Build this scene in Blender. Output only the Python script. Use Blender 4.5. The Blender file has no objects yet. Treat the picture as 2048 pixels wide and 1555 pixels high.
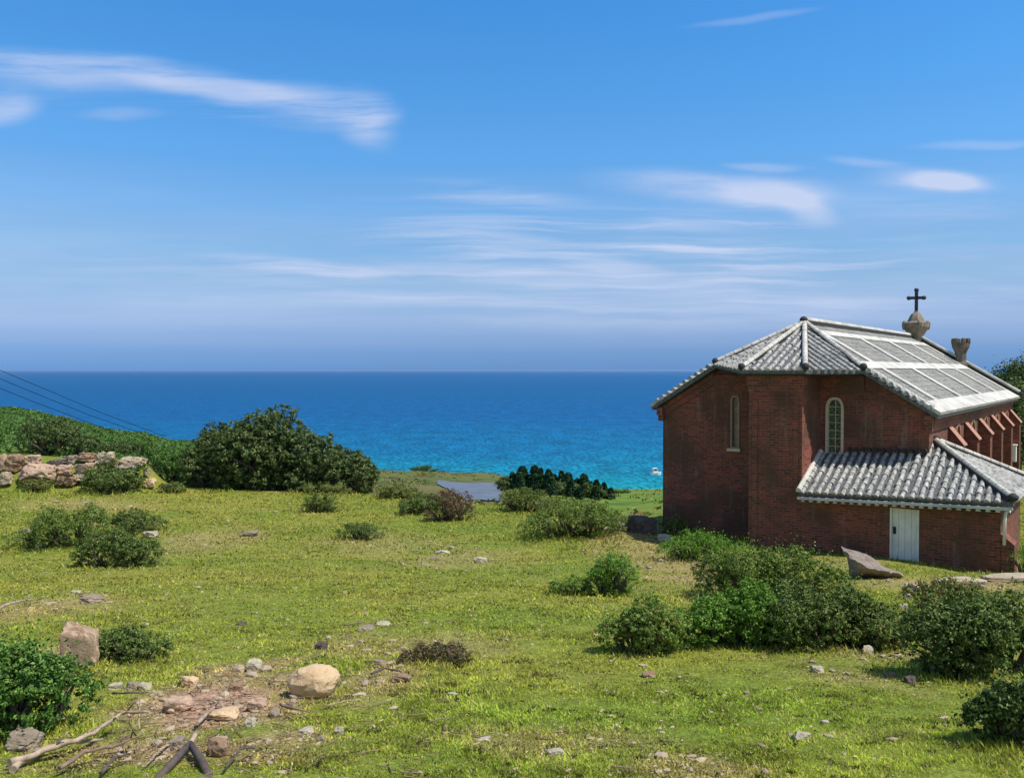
import bpy, bmesh, math, random
import numpy as np
from mathutils import Vector, noise, geometry

R = math.radians
scene = bpy.context.scene
COL = scene.collection

# ------------------------------------------------------------------ camera
F = 1700.0                       # focal length in pixels of the 2048 px wide photograph
TH = R(1.264)
cam_d = bpy.data.cameras.new("camera")
cam_d.sensor_width = 36
cam_d.lens = 36 * F / 2048
cam_d.clip_start = 0.1
cam_d.clip_end = 90000
cam = bpy.data.objects.new("camera", cam_d)
cam.rotation_euler = (R(90) - TH, 0, 0)
COL.objects.link(cam)
scene.camera = cam

# ------------------------------------------------------------------ light
SUN_H = Vector((0.93, -0.36, 0)).normalized()
SUN_EL = R(59)
sun_dir = Vector((SUN_H.x * math.cos(SUN_EL), SUN_H.y * math.cos(SUN_EL), math.sin(SUN_EL)))
sd = bpy.data.lights.new("sun", 'SUN')
sd.energy = 5.0
sd.angle = R(0.5)
sd.color = (1.0, 0.95, 0.86)
sun = bpy.data.objects.new("sun", sd)
sun.rotation_euler = (-sun_dir).to_track_quat('-Z', 'Y').to_euler()
COL.objects.link(sun)

world = bpy.data.worlds.new("World")
scene.world = world
world.use_nodes = True
WT = world.node_tree
WT.nodes.clear()


def wn(kind, **kw):
    n = WT.nodes.new(kind)
    for k, v in kw.items():
        setattr(n, k, v)
    return n


def wl(a, b):
    WT.links.new(a, b)


def wmath(op, a, b=None, clamp=False):
    n = wn('ShaderNodeMath', operation=op)
    n.use_clamp = clamp
    for i, v in enumerate((a, b)):
        if v is None:
            continue
        if isinstance(v, (int, float)):
            n.inputs[i].default_value = v
        else:
            wl(v, n.inputs[i])
    return n.outputs[0]


sky = wn('ShaderNodeTexSky', sky_type='NISHITA')
sky.sun_disc = False
sky.sun_elevation = SUN_EL
sky.sun_rotation = math.atan2(SUN_H.x, SUN_H.y)
sky.altitude = 0
sky.air_density = 1.0
sky.dust_density = 0.4
sky.ozone_density = 2.2
SKY_STRENGTH = 0.14
# direction on the celestial sphere -> gnomonic coordinates about the seaward direction (+Y)
tc = wn('ShaderNodeTexCoord')
sx = wn('ShaderNodeSeparateXYZ'); wl(tc.outputs['Generated'], sx.inputs[0])
yy = wmath('MAXIMUM', sx.outputs['Y'], 0.08)
gu = wmath('DIVIDE', sx.outputs['X'], yy)
gv = wmath('DIVIDE', sx.outputs['Z'], yy)
elev = gv
cmb = wn('ShaderNodeCombineXYZ'); wl(gu, cmb.inputs[0]); wl(gv, cmb.inputs[1])
# colour of the clear air by elevation (multiplies the physical sky)
ramp = wn('ShaderNodeValToRGB')
wl(wmath('MULTIPLY', sx.outputs['Z'], 2.0, True), ramp.inputs[0])
SKYFIX = [(0.0, (0.186, 0.431, 1.139)), (0.035, (0.213, 0.419, 1.014)), (0.071, (0.295, 0.453, 0.93)), (0.117, (0.403, 0.53, 0.889)), (0.164, (0.447, 0.596, 0.874)), (0.211, (0.458, 0.644, 0.863)), (0.28, (0.463, 0.719, 0.94)), (0.392, (0.498, 0.831, 1.093)), (0.501, (0.454, 0.907, 1.226)), (0.656, (0.391, 0.941, 1.321)), (0.789, (0.353, 0.947, 1.381)), (1.0, (0.353, 0.947, 1.381))]
cr = ramp.color_ramp
cr.interpolation = 'EASE'
while len(cr.elements) < len(SKYFIX):
    cr.elements.new(0.5)
for e, (p, c) in zip(cr.elements, SKYFIX):
    e.position = p; e.color = (c[0], c[1], c[2], 1)
mulc = wn('ShaderNodeMix', data_type='RGBA', blend_type='MULTIPLY')
_f = wn('ShaderNodeMapRange'); _f.interpolation_type = 'SMOOTHSTEP'; wl(sx.outputs['Y'], _f.inputs[0])
_f.inputs[1].default_value = -0.15; _f.inputs[2].default_value = 0.35
wl(_f.outputs[0], mulc.inputs[0])
wl(sky.outputs[0], mulc.inputs[6]); wl(ramp.outputs[0], mulc.inputs[7])
# wispy warp of the cloud coordinates
nw = wn('ShaderNodeTexNoise'); nw.inputs['Scale'].default_value = 9.0; nw.inputs['Detail'].default_value = 5
mpw = wn('ShaderNodeMapping'); mpw.inputs['Scale'].default_value = (0.55, 1.6, 1); wl(cmb.outputs[0], mpw.inputs[0]); wl(mpw.outputs[0], nw.inputs['Vector'])
wv = wn('ShaderNodeVectorMath', operation='SUBTRACT'); wl(nw.outputs['Color'], wv.inputs[0]); wv.inputs[1].default_value = (0.5, 0.5, 0.5)
ws = wn('ShaderNodeVectorMath', operation='MULTIPLY'); wl(wv.outputs[0], ws.inputs[0]); ws.inputs[1].default_value = (0.075, 0.024, 0)
wa = wn('ShaderNodeVectorMath', operation='ADD'); wl(cmb.outputs[0], wa.inputs[0]); wl(ws.outputs[0], wa.inputs[1])


def streak(scale, rot, lo, hi, detail=6):
    m = wn('ShaderNodeMapping'); m.inputs['Rotation'].default_value = (0, 0, rot)
    m.inputs['Scale'].default_value = scale
    wl(wa.outputs[0], m.inputs[0])
    n = wn('ShaderNodeTexNoise'); n.inputs['Scale'].default_value = 1.0; n.inputs['Detail'].default_value = detail
    n.inputs['Roughness'].default_value = 0.6
    wl(m.outputs[0], n.inputs['Vector'])
    r = wn('ShaderNodeMapRange'); r.interpolation_type = 'SMOOTHSTEP'
    wl(n.outputs[0], r.inputs[0])
    r.inputs[1].default_value = lo; r.inputs[2].default_value = hi
    return r.outputs[0]


st_a = streak((4, 42, 1), R(8), 0.22, 0.62)
st_b = streak((3.2, 58, 1), R(14), 0.38, 0.68, 8)
st_c = streak((3.5, 36, 1), R(-3), 0.20, 0.62)
st_d = streak((2.6, 80, 1), R(15), 0.47, 0.70, 8)
st_e = streak((1.6, 34, 1), R(8), 0.38, 0.70, 8)
# cloud pieces: centre u, v (in 1/1700), half sizes, tilt in degrees, strength, streak texture
CL = [(120, 142, 330, 44, 4, .60, st_a), (430, 176, 280, 40, 10, .70, st_a), (640, 212, 170, 50, 12, .55, st_a),
      (735, 240, 90, 64, 30, .60, st_a), (735, 262, 50, 45, 40, .30, st_d), (15, 218, 85, 42, -12, .55, st_a), (245, 232, 110, 17, 0, .22, None), (600, 245, 150, 22, 5, .15, st_a),
      (1430, 374, 290, 38, 3, .65, st_c), (1550, 385, 150, 40, 5, .72, None), (1612, 412, 78, 40, 22, .55, None),
      (1850, 362, 160, 32, 4, .62, st_c), (1870, 364, 110, 26, 4, .60, None), (1530, 335, 100, 12, 4, .32, None),
      (1720, 325, 90, 14, 3, .28, st_c), (1950, 286, 180, 12, -1, .28, None), (1500, 45, 150, 12, -9, .20, None),
      (620, 537, 280, 28, 7, .55, st_b), (1010, 505, 340, 50, 9, .70, st_b), (1215, 532, 130, 24, 6, .42, None),
      (1450, 490, 280, 46, 9, .50, st_b), (1000, 390, 240, 36, 6, .36, st_b), (1500, 570, 360, 70, 12, .45, st_b),
      (1870, 500, 110, 20, 10, .26, st_b), (150, 585, 420, 45, 4, .16, st_b), (1950, 590, 260, 40, 5, .2, st_b),
      (1420, 440, 170, 25, 2, .22, st_c), (1120, 500, 520, 150, 8, .42, st_d), (1550, 490, 420, 120, 8, .42, st_d), (700, 560, 700, 80, 4, .42, st_e),
      (1300, 600, 900, 70, 3, .42, st_e), (1850, 420, 300, 120, 3, .26, st_e), (100, 190, 260, 60, 4, .22, st_e), (1000, 620, 1400, 48, 0, .20, st_e), (480, 200, 330, 60, 9, .25, st_d)]
total = None
for (px, py, ax, ay, tilt, s, tx) in CL:
    m = wn('ShaderNodeMapping'); m.vector_type = 'TEXTURE'
    m.inputs['Location'].default_value = ((px - 1024) / F, (740 - py) / F, 0)
    m.inputs['Rotation'].default_value = (0, 0, R(-tilt))
    m.inputs['Scale'].default_value = (ax / F, ay / F, 1)
    wl(wa.outputs[0], m.inputs[0])
    ln = wn('ShaderNodeVectorMath', operation='LENGTH'); wl(m.outputs[0], ln.inputs[0])
    r = wn('ShaderNodeMapRange'); r.interpolation_type = 'SMOOTHERSTEP'
    wl(ln.outputs['Value'], r.inputs[0])
    r.inputs[1].default_value = 1.15; r.inputs[2].default_value = 0.1
    r.inputs[3].default_value = 0.0; r.inputs[4].default_value = s
    o = r.outputs[0]
    if tx is not None:
        o = wmath('MULTIPLY', o, tx)
    total = o if total is None else wmath('ADD', total, o)
# thin high veil lying low over the sea
veil = wn('ShaderNodeValToRGB'); wl(wmath('MULTIPLY', sx.outputs['Z'], 2.0, True), veil.inputs[0])
VV = [(0.0, 0.0), (0.05, .04), (0.12, .32), (0.17, .40), (0.30, .22), (0.45, 0.0)]
while len(veil.color_ramp.elements) < len(VV):
    veil.color_ramp.elements.new(0.5)
for e, (p, c) in zip(veil.color_ramp.elements, VV):
    e.position = p; e.color = (c, c, c, 1)
vv = wmath('MULTIPLY', veil.outputs[0], wmath('ADD', wmath('MULTIPLY', streak((1.6, 16, 1), R(4), .3, .7), .8), .25))
front = wmath('GREATER_THAN', sx.outputs['Y'], 0.1)
total = wmath('MULTIPLY', wmath('ADD', total, vv), front)
total = wmath('MULTIPLY', wmath('MINIMUM', total, 0.95), 0.98)
mixc = wn('ShaderNodeMix', data_type='RGBA')
wl(total, mixc.inputs[0]); wl(mulc.outputs[2], mixc.inputs[6])
CLOUD = (0.58, 0.67, 0.90)
mixc.inputs[7].default_value = tuple(c / SKY_STRENGTH for c in CLOUD) + (1,)
bg = wn('ShaderNodeBackground'); wl(mixc.outputs[2], bg.inputs[0]); bg.inputs[1].default_value = SKY_STRENGTH
wo = wn('ShaderNodeOutputWorld'); wl(bg.outputs[0], wo.inputs[0])

vs = scene.view_settings
vs.view_transform = 'Standard'
vs.look = 'None'
vs.exposure = 0.0
vs.gamma = 1.0
vs.use_curve_mapping = False

# ------------------------------------------------------------------ helpers


def lin(r, g, b):
    return tuple(((c / 255) / 12.92 if c <= 10 else (((c / 255) + 0.055) / 1.055) ** 2.4) for c in (r, g, b))


def ray(px, py):
    x = (px - 1024) / F; y = (777.5 - py) / F
    return np.array([x, math.cos(TH) + y * math.sin(TH), -math.sin(TH) + y * math.cos(TH)])


def at(px, py, D):
    d = ray(px, py)
    return Vector(d / d[1] * D)


def tag(o, label=None, cat=None, group=None, kind=None):
    if label: o['label'] = label
    if cat: o['category'] = cat
    if group: o['group'] = group
    if kind: o['kind'] = kind
    return o


def empty(name, loc=(0, 0, 0), rz=0):
    o = bpy.data.objects.new(name, None)
    o.empty_display_size = 0.2
    o.location = loc; o.rotation_euler = (0, 0, rz)
    COL.objects.link(o)
    return o


def link(name, me, mat, parent=None, loc=None, rot=None):
    o = bpy.data.objects.new(name, me)
    if mat is not None:
        for m in (mat if isinstance(mat, (list, tuple)) else [mat]):
            me.materials.append(m)
    COL.objects.link(o)
    if parent is not None: o.parent = parent
    if loc is not None: o.location = loc
    if rot is not None: o.rotation_euler = rot
    return o


class MB:
    """collects faces in local metres, box-mapped UVs"""
    def __init__(s):
        s.v = []; s.f = []; s.mi = []; s.sm = []

    def face(s, pts, mi=0, smooth=False):
        n = len(s.v)
        s.v.extend([tuple(p) for p in pts])
        s.f.append(tuple(range(n, n + len(pts)))); s.mi.append(mi); s.sm.append(smooth)

    def box(s, a, b, mi=0):
        x0, y0, z0 = a; x1, y1, z1 = b
        p = [(x0, y0, z0), (x1, y0, z0), (x1, y1, z0), (x0, y1, z0), (x0, y0, z1), (x1, y0, z1), (x1, y1, z1), (x0, y1, z1)]
        for q in ((3, 2, 1, 0), (4, 5, 6, 7), (0, 1, 5, 4), (1, 2, 6, 5), (2, 3, 7, 6), (3, 0, 4, 7)):
            s.face([p[i] for i in q], mi)

    def slab(s, poly, th, mi=0):
        """polygon extruded downwards by th"""
        lo = [(p[0], p[1], p[2] - th) for p in poly]
        s.face(poly, mi); s.face(lo[::-1], mi)
        for i in range(len(poly)):
            j = (i + 1) % len(poly)
            s.face([poly[j], poly[i], lo[i], lo[j]], mi)

    def bar(s, p, q, w, h, mi=0, up=(0, 0, 1), rnd=False, seg=6, lift=0.0):
        p = Vector(p); q = Vector(q); d = (q - p).normalized()
        side = d.cross(Vector(up)).normalized(); u = side.cross(d).normalized()
        if rnd:
            prof = [(math.cos(math.pi * k / seg) * w / 2, math.sin(math.pi * k / seg) * h) for k in range(seg + 1)]
        else:
            prof = [(w / 2, 0), (w / 2, h), (-w / 2, h), (-w / 2, 0)]
        A = [p + side * a + u * (b + lift) for a, b in prof]; B = [q + side * a + u * (b + lift) for a, b in prof]
        for i in range(len(prof) - 1):
            s.face([A[i], B[i], B[i + 1], A[i + 1]], mi, rnd)
        s.face([A[-1], B[-1], B[0], A[0]], mi)
        s.face(A, mi); s.face(B[::-1], mi)

    def tube(s, pts, rad, seg=7, mi=0):
        pts = [Vector(p) for p in pts]
        if isinstance(rad, (int, float)): rad = [rad] * len(pts)
        base = len(s.v)
        for i, p in enumerate(pts):
            d = (pts[min(i + 1, len(pts) - 1)] - pts[max(i - 1, 0)]).normalized()
            a = d.cross(Vector((0.3, 0.2, 1))).normalized(); b = a.cross(d).normalized()
            for k in range(seg):
                t = 2 * math.pi * k / seg
                s.v.append(tuple(p + (a * math.cos(t) + b * math.sin(t)) * rad[i]))
        for i in range(len(pts) - 1):
            for k in range(seg):
                k2 = (k + 1) % seg
                s.f.append((base + i * seg + k, base + i * seg + k2, base + (i + 1) * seg + k2, base + (i + 1) * seg + k)); s.mi.append(mi); s.sm.append(True)
        s.f.append(tuple(base + k for k in range(seg))[::-1]); s.mi.append(mi); s.sm.append(False)
        e = base + (len(pts) - 1) * seg
        s.f.append(tuple(e + k for k in range(seg))); s.mi.append(mi); s.sm.append(False)

    def lathe(s, prof, c=(0, 0, 0), seg=12, mi=0, sq=0.0):
        base = len(s.v)
        for r, z in prof:
            for k in range(seg):
                t = 2 * math.pi * (k + .5) / seg
                s.v.append((c[0] + r * math.cos(t), c[1] + r * math.sin(t), c[2] + z))
        for i in range(len(prof) - 1):
            for k in range(seg):
                k2 = (k + 1) % seg
                s.f.append((base + i * seg + k, base + i * seg + k2, base + (i + 1) * seg + k2, base + (i + 1) * seg + k)); s.mi.append(mi); s.sm.append(seg > 8)
        s.f.append(tuple(base + k for k in range(seg))[::-1]); s.mi.append(mi); s.sm.append(False)
        e = base + (len(prof) - 1) * seg
        s.f.append(tuple(e + k for k in range(seg))); s.mi.append(mi); s.sm.append(False)

    def build(s, name, mat, parent=None, loc=None, bevel=0, rz=0):
        me = bpy.data.meshes.new(name)
        me.from_pydata(s.v, [], s.f)
        me.polygons.foreach_set('material_index', s.mi)
        me.polygons.foreach_set('use_smooth', s.sm)
        uv = me.uv_layers.new(name='UVMap')
        for p in me.polygons:
            n = p.normal
            ax, ay, az = abs(n.x), abs(n.y), abs(n.z)
            for li in p.loop_indices:
                c = me.vertices[me.loops[li].vertex_index].co
                if az > ax and az > ay: uv.data[li].uv = (c.x, c.y)
                elif ax > ay: uv.data[li].uv = (c.y + 3.37, c.z)
                else: uv.data[li].uv = (c.x, c.z)
        me.update()
        o = link(name, me, mat, parent, loc, (0, 0, rz) if rz else None)
        if bevel:
            m = o.modifiers.new('bevel', 'BEVEL'); m.width = bevel; m.segments = 2; m.limit_method = 'ANGLE'
        return o


# ---- node material helper
class NM:
    def __init__(s, name):
        s.m = bpy.data.materials.new(name); s.m.use_nodes = True
        s.t = s.m.node_tree; s.t.nodes.clear()
        s.out = s.t.nodes.new('ShaderNodeOutputMaterial')

    def n(s, kind, ins=None, **kw):
        x = s.t.nodes.new(kind)
        for k, v in kw.items(): setattr(x, k, v)
        for k, v in (ins or {}).items(): s.set(x.inputs[k], v)
        return x

    def set(s, sock, v):
        if isinstance(v, bpy.types.NodeSocket): s.t.links.new(v, sock)
        elif isinstance(v, (tuple, list)) and len(v) == 3 and sock.type == 'RGBA': sock.default_value = tuple(v) + (1,)
        else: sock.default_value = v

    def noise(s, scale, detail=4, rough=.55, vec=None, out=0):
        x = s.n('ShaderNodeTexNoise', {'Scale': scale, 'Detail': detail, 'Roughness': rough})
        if vec is not None: s.t.links.new(vec, x.inputs['Vector'])
        return x.outputs[out]

    def ramp(s, fac, stops, interp='LINEAR'):
        x = s.n('ShaderNodeValToRGB', {0: fac}); c = x.color_ramp; c.interpolation = interp
        while len(c.elements) < len(stops): c.elements.new(.5)
        for e, (p, col) in zip(c.elements, stops):
            e.position = p
            e.color = (tuple(col) + (1,)) if isinstance(col, (tuple, list)) else (col, col, col, 1)
        return x.outputs[0]

    def mix(s, fac, a, b, mode='MIX'):
        x = s.n('ShaderNodeMix', data_type='RGBA', blend_type=mode)
        s.set(x.inputs[0], fac); s.set(x.inputs[6], a); s.set(x.inputs[7], b)
        return x.outputs[2]

    def obj(s):
        return s.n('ShaderNodeTexCoord').outputs['Object']

    def uv(s):
        return s.n('ShaderNodeTexCoord').outputs['UV']

    def bsdf(s, col, rough=.8, bump=None, strength=.4, dist=.02, **kw):
        b = s.n('ShaderNodeBsdfPrincipled', {'Base Color': col, 'Roughness': rough})
        if 'spec' in kw: b.inputs['Specular IOR Level'].default_value = kw['spec']
        if 'metal' in kw: b.inputs['Metallic'].default_value = kw['metal']
        if bump is not None:
            bp = s.n('ShaderNodeBump', {'Height': bump, 'Strength': strength, 'Distance': dist})
            s.t.links.new(bp.outputs[0], b.inputs['Normal'])
        s.t.links.new(b.outputs[0], s.out.inputs[0])
        return b


def mat_brick():
    k = NM('brick'); uv = k.uv()
    b = k.n('ShaderNodeTexBrick', {'Vector': uv, 'Color1': (.36, .080, .052), 'Color2': (.115, .034, .030), 'Mortar': (.22, .15, .12),
                                   'Scale': 1.0, 'Mortar Size': .011, 'Bias': -.1, 'Brick Width': .26, 'Row Height': .09})
    n1 = k.noise(1.1, 5, .6, uv); n2 = k.noise(9, 4, .6, uv)
    c = k.mix(k.ramp(n1, [(.35, 0), (.65, 1)]), b.outputs[0], (.16, .085, .045), 'MIX')
    c = k.mix(.6, b.outputs[0], c)
    c = k.mix(.55, c, k.ramp(n2, [(.25, .35), (.75, 1.25)]), 'MULTIPLY')
    # damp, lichen-stained patches
    n3 = k.noise(.55, 3, .5, uv)
    c = k.mix(k.ramp(n3, [(.47, 0), (.60, .65)]), c, (.085, .050, .034))
    # pale lime runs and mossy foot: streaks with their own shapes
    mp = k.n('ShaderNodeMapping', {'Vector': uv, 'Scale': (3.2, .35, 1)})
    n4 = k.noise(1.0, 5, .7, mp.outputs[0])
    c = k.mix(k.ramp(n4, [(.56, 0), (.72, .32)]), c, (.34, .29, .25))
    n5 = k.noise(4.5, 3, .6, uv)
    c = k.mix(k.ramp(n5, [(.66, 0), (.74, .5)]), c, (.42, .14, .08))
    k.bsdf(c, .9, k.mix(.5, b.outputs[1], n2), .5, .012, spec=.25)
    return k.m


def mat_plaster(name, col, stain=(.16, .15, .13), amt=.5):
    k = NM(name); o = k.obj()
    n1 = k.noise(1.3, 6, .65, o); n2 = k.noise(14, 4, .6, o)
    c = k.mix(k.ramp(n1, [(.45, 0), (.72, amt)]), col, stain)
    c = k.mix(k.ramp(n2, [(.52, 0), (.75, .6)]), c, stain)
    k.bsdf(c, .85, n2, .5, .02, spec=.2)
    return k.m


def mat_tile(name, a, b, s=9):
    k = NM(name); o = k.obj()
    n1 = k.noise(s, 4, .65, o); n2 = k.noise(.9, 4, .6, o)
    c = k.ramp(n1, [(.3, a), (.7, b)])
    c = k.mix(k.ramp(n2, [(.4, 0), (.7, .45)]), c, (.10, .10, .095))
    k.bsdf(c, .75, n1, .4, .015, spec=.3)
    return k.m


def mat_simple(name, col, rough=.7, var=.25, scale=12, metal=0, spec=.4):
    k = NM(name); n = k.noise(scale, 4, .6, k.obj())
    c = k.mix(1.0, col, k.ramp(n, [(.25, 1 - var), (.75, 1 + var)]), 'MULTIPLY')
    k.bsdf(c, rough, n, .2, .01, spec=spec, metal=metal)
    return k.m


def mat_rock(name, a, b, lich=(.5, .5, .42)):
    k = NM(name); o = k.obj()
    n1 = k.noise(3.2, 6, .65, o); n2 = k.noise(22, 5, .65, o); n3 = k.noise(1.6, 3, .5, o)
    c = k.ramp(n1, [(.3, a), (.7, b)])
    c = k.mix(k.ramp(n2, [(.55, 0), (.7, .5)]), c, lich)
    c = k.mix(k.ramp(n2, [(.3, .6), (.42, 0)]), c, tuple(x * .35 for x in a))
    c = k.mix(k.ramp(n3, [(.58, 0), (.72, .5)]), c, tuple(x * .6 for x in b))
    k.bsdf(c, .92, k.mix(.5, n1, n2), .8, .03, spec=.2)
    return k.m


def mat_leaf(name, dark, mid, light, transl=.28, dry=None, gloss=.10, patch=1.5):
    k = NM(name)
    a = k.n('ShaderNodeAttribute', attribute_name='rnd').outputs['Fac']
    c = k.ramp(a, [(0, dark), (.5, mid), (.95, light)])
    n = k.noise(patch, 2, .5, k.obj())
    c = k.mix(k.ramp(n, [(.35, 0), (.7, .55)]), c, tuple((m * .5 + x * .5) for m, x in zip(mid, light)))
    if dry is not None:
        c = k.mix(k.ramp(k.n('ShaderNodeAttribute', attribute_name='dry').outputs['Fac'], [(.35, 0), (.7, 1)]), c, dry)
    p = k.n('ShaderNodeBsdfPrincipled', {'Base Color': c, 'Roughness': .55})
    p.inputs['Specular IOR Level'].default_value = gloss
    t = k.n('ShaderNodeBsdfTranslucent', {'Color': k.mix(1, c, (1.3, 1.5, .5), 'MULTIPLY')})
    m = k.n('ShaderNodeMixShader', {0: transl, 1: p.outputs[0], 2: t.outputs[0]})
    k.t.links.new(m.outputs[0], k.out.inputs[0])
    return k.m


BRICK = mat_brick()
PLASTER = mat_plaster('lime_plaster', (.60, .575, .51), (.20, .19, .165), amt=.75)
PLASTER2 = mat_plaster('grey_lime', (.62, .62, .60), (.12, .12, .12), .5)
TILE = mat_tile('grey_tile', (.05, .052, .056), (.20, .205, .21), 12)
TILER = mat_tile('rounded_tile', (.12, .12, .115), (.66, .64, .58), 8)
TILED = mat_tile('weathered_tile', (.07, .07, .065), (.56, .545, .49), 30)
DARK = mat_simple('dark_tile', (.035, .033, .03), .8)
STONE = mat_rock('carved_stone', (.13, .10, .07), (.34, .28, .21), (.55, .5, .42))
STONED = mat_rock('dark_stone', (.07, .06, .045), (.20, .17, .13), (.36, .33, .28))
IRON = mat_simple('dark_iron', (.02, .025, .035), .6)
CREAM = mat_simple('cream_paint', (.60, .50, .36), .6, .2)
WHITEP = mat_simple('white_paint', (.78, .76, .72), .55, .12, 3)
TAN = mat_simple('tan_board', (.30, .23, .16), .8, .35, 5)
LIME = mat_simple('pale_mortar', (.40, .21, .15), .9, .3, 9)

# glass with a green-stained leading pattern
k = NM('leaded_glass'); uv = k.uv()
ck = k.n('ShaderNodeTexChecker', {'Vector': uv, 'Color1': (.015, .03, .02), 'Color2': (.06, .12, .05), 'Scale': 12.0})
c = k.mix(k.ramp(k.noise(7, 3, .6, uv), [(.45, 0), (.70, .7)]), ck.outputs[0], (.16, .20, .15))
b = k.bsdf(c, .25, spec=.5); GLASS = k.m

# ------------------------------------------------------------------ terrain
NEAR = [(-12, -1.3), (0, -1.62), (3, -2.1), (5.2, -2.49), (10, -3.28), (16, -4.25), (22, -5.22), (27, -5.88)]
COLS = {
    -1400: [(36, -6.2), (45.5, -6.2), (47, -4.4), (60, -3.5), (110, -1.0), (130, -2), (200, -26), (240, -40)],
    -150: [(36, -6.3), (45.5, -6.4), (46.9, -4.75), (60, -4.6), (110, -3.9), (125, -5), (200, -28), (240, -40)],
    0: [(36, -6.3), (45.5, -6.4), (46.9, -4.85), (60, -5.0), (110, -4.9), (125, -6), (200, -30), (240, -40)],
    280: [(36, -6.3), (45.5, -6.4), (46.9, -5.0), (60, -6.3), (110, -8.2), (125, -9.5), (200, -30), (240, -40)],
    345: [(36, -6.3), (45.5, -6.45), (48, -6.5), (60, -6.9), (110, -9.2), (130, -12), (200, -30), (240, -40)],
    760: [(36, -6.3), (44.5, -6.5), (47, -6.9), (70, -10.6), (130, -16.3), (190, -22.4), (203, -28), (225, -36), (240, -40)],
    960: [(36, -6.25), (40.4, -6.35), (45, -7.4), (70, -10.9), (130, -17.5), (195, -23.4), (208, -28), (225, -36), (240, -40)],
    1100: [(36, -6.2), (38.5, -6.4), (44, -7.8), (65, -10.6), (130, -18.0), (200, -27.2), (215, -30), (240, -36)],
    1260: [(33, -6.05), (35.4, -6.2), (42, -7.6), (60, -10.3), (130, -18.7), (200, -28.2), (216, -30.2), (240, -36)],
    1335: [(33, -6.2), (37, -6.4), (45, -7.7), (60, -10.2), (130, -18.7), (200, -28.2), (216, -30.2), (240, -36)],
    1700: [(33, -6.3), (37, -6.4), (60, -6.8), (90, -9), (130, -15), (200, -28.2), (216, -30.2), (240, -36)],
    2048: [(22.01, -5.5), (24, -5.86), (33, -6.4), (37, -6.4), (60, -6.5), (90, -7), (130, -14), (200, -28.2), (216, -30.2), (240, -36)],
    3600: [(33, -6.4), (37, -6.4), (60, -5.5), (90, -5), (130, -14), (200, -28.2), (216, -30.2), (240, -36)],
}
_keys = sorted(COLS)
_r = np.array([(p - 1024) / F for p in _keys])
_Ds = np.concatenate([np.arange(-14, 60, .25), np.arange(60, 300, 2.0)])
_tab = []
for p in _keys:
    pts = [q for q in NEAR if q[0] < COLS[p][0][0]] + COLS[p]
    z = np.interp(_Ds, [q[0] for q in pts], [q[1] for q in pts])
    ker = np.array([1, 2, 3, 2, 1.]) / 9
    for _ in range(2):
        zp = np.pad(z, 2, mode='edge'); z = np.convolve(zp, ker, 'valid')
    _tab.append(z)
_tab = np.array(_tab)


def _vn(x, y, s, seed):
    """smooth value noise, vectorised"""
    x = np.asarray(x) / s + seed * 17.3; y = np.asarray(y) / s + seed * 31.7
    xi = np.floor(x).astype(np.int64); yi = np.floor(y).astype(np.int64)
    fx = x - xi; fy = y - yi
    fx = fx * fx * (3 - 2 * fx); fy = fy * fy * (3 - 2 * fy)

    def h(a, b):
        n = (a * 374761393 + b * 668265263 + seed * 144665) & 0x7fffffff
        n = ((n ^ (n >> 13)) * 1274126177) & 0x7fffffff
        return ((n ^ (n >> 16)) & 0xffff) / 65535.0
    return ((h(xi, yi) * (1 - fx) + h(xi + 1, yi) * fx) * (1 - fy) + (h(xi, yi + 1) * (1 - fx) + h(xi + 1, yi + 1) * fx) * fy) * 2 - 1


def fbm(x, y, s, seed, o=4):
    t = 0; a = 1; w = 0
    for i in range(o):
        t = t + a * _vn(x, y, s / 2 ** i, seed + i); w += a; a *= .55
    return t / w


def g(x, y):
    x = np.atleast_1d(np.asarray(x, float)); y = np.atleast_1d(np.asarray(y, float))
    yc = np.maximum(y, 1.0)
    r = np.clip(x / yc, _r[0], _r[-1] - 1e-6)
    j = np.clip(np.searchsorted(_r, r) - 1, 0, len(_r) - 2)
    f = (r - _r[j]) / (_r[j + 1] - _r[j]); f = np.clip(f, 0, 1)
    f = f * f * (3 - 2 * f)
    k = np.interp(y, _Ds, np.arange(len(_Ds))); k0 = np.clip(k.astype(int), 0, len(_Ds) - 2); fk = k - k0
    A = _tab[j, k0] * (1 - fk) + _tab[j, k0 + 1] * fk
    B = _tab[j + 1, k0] * (1 - fk) + _tab[j + 1, k0 + 1] * fk
    z = A * (1 - f) + B * f
    amp = np.interp(y, [0, 8, 40, 60, 130, 200, 215], [.03, .05, .09, .22, .22, .35, .05])
    z = z + amp * fbm(x, y, np.interp(3, [0, 1], [1, 1]) * 3.1, 5, 5)
    return z


def g1(x, y):
    return float(g(x, y)[0])


def hit(px, py):
    d = ray(px, py); d = d / d[1]
    D = np.concatenate([np.arange(2, 60, .05), np.arange(60, 240, .5)])
    zz = g(d[0] * D, D); m = np.nonzero(d[2] * D <= zz)[0]
    DD = D[m[0]] if len(m) else 240
    return Vector((d[0] * DD, DD, g1(d[0] * DD, DD)))


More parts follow.
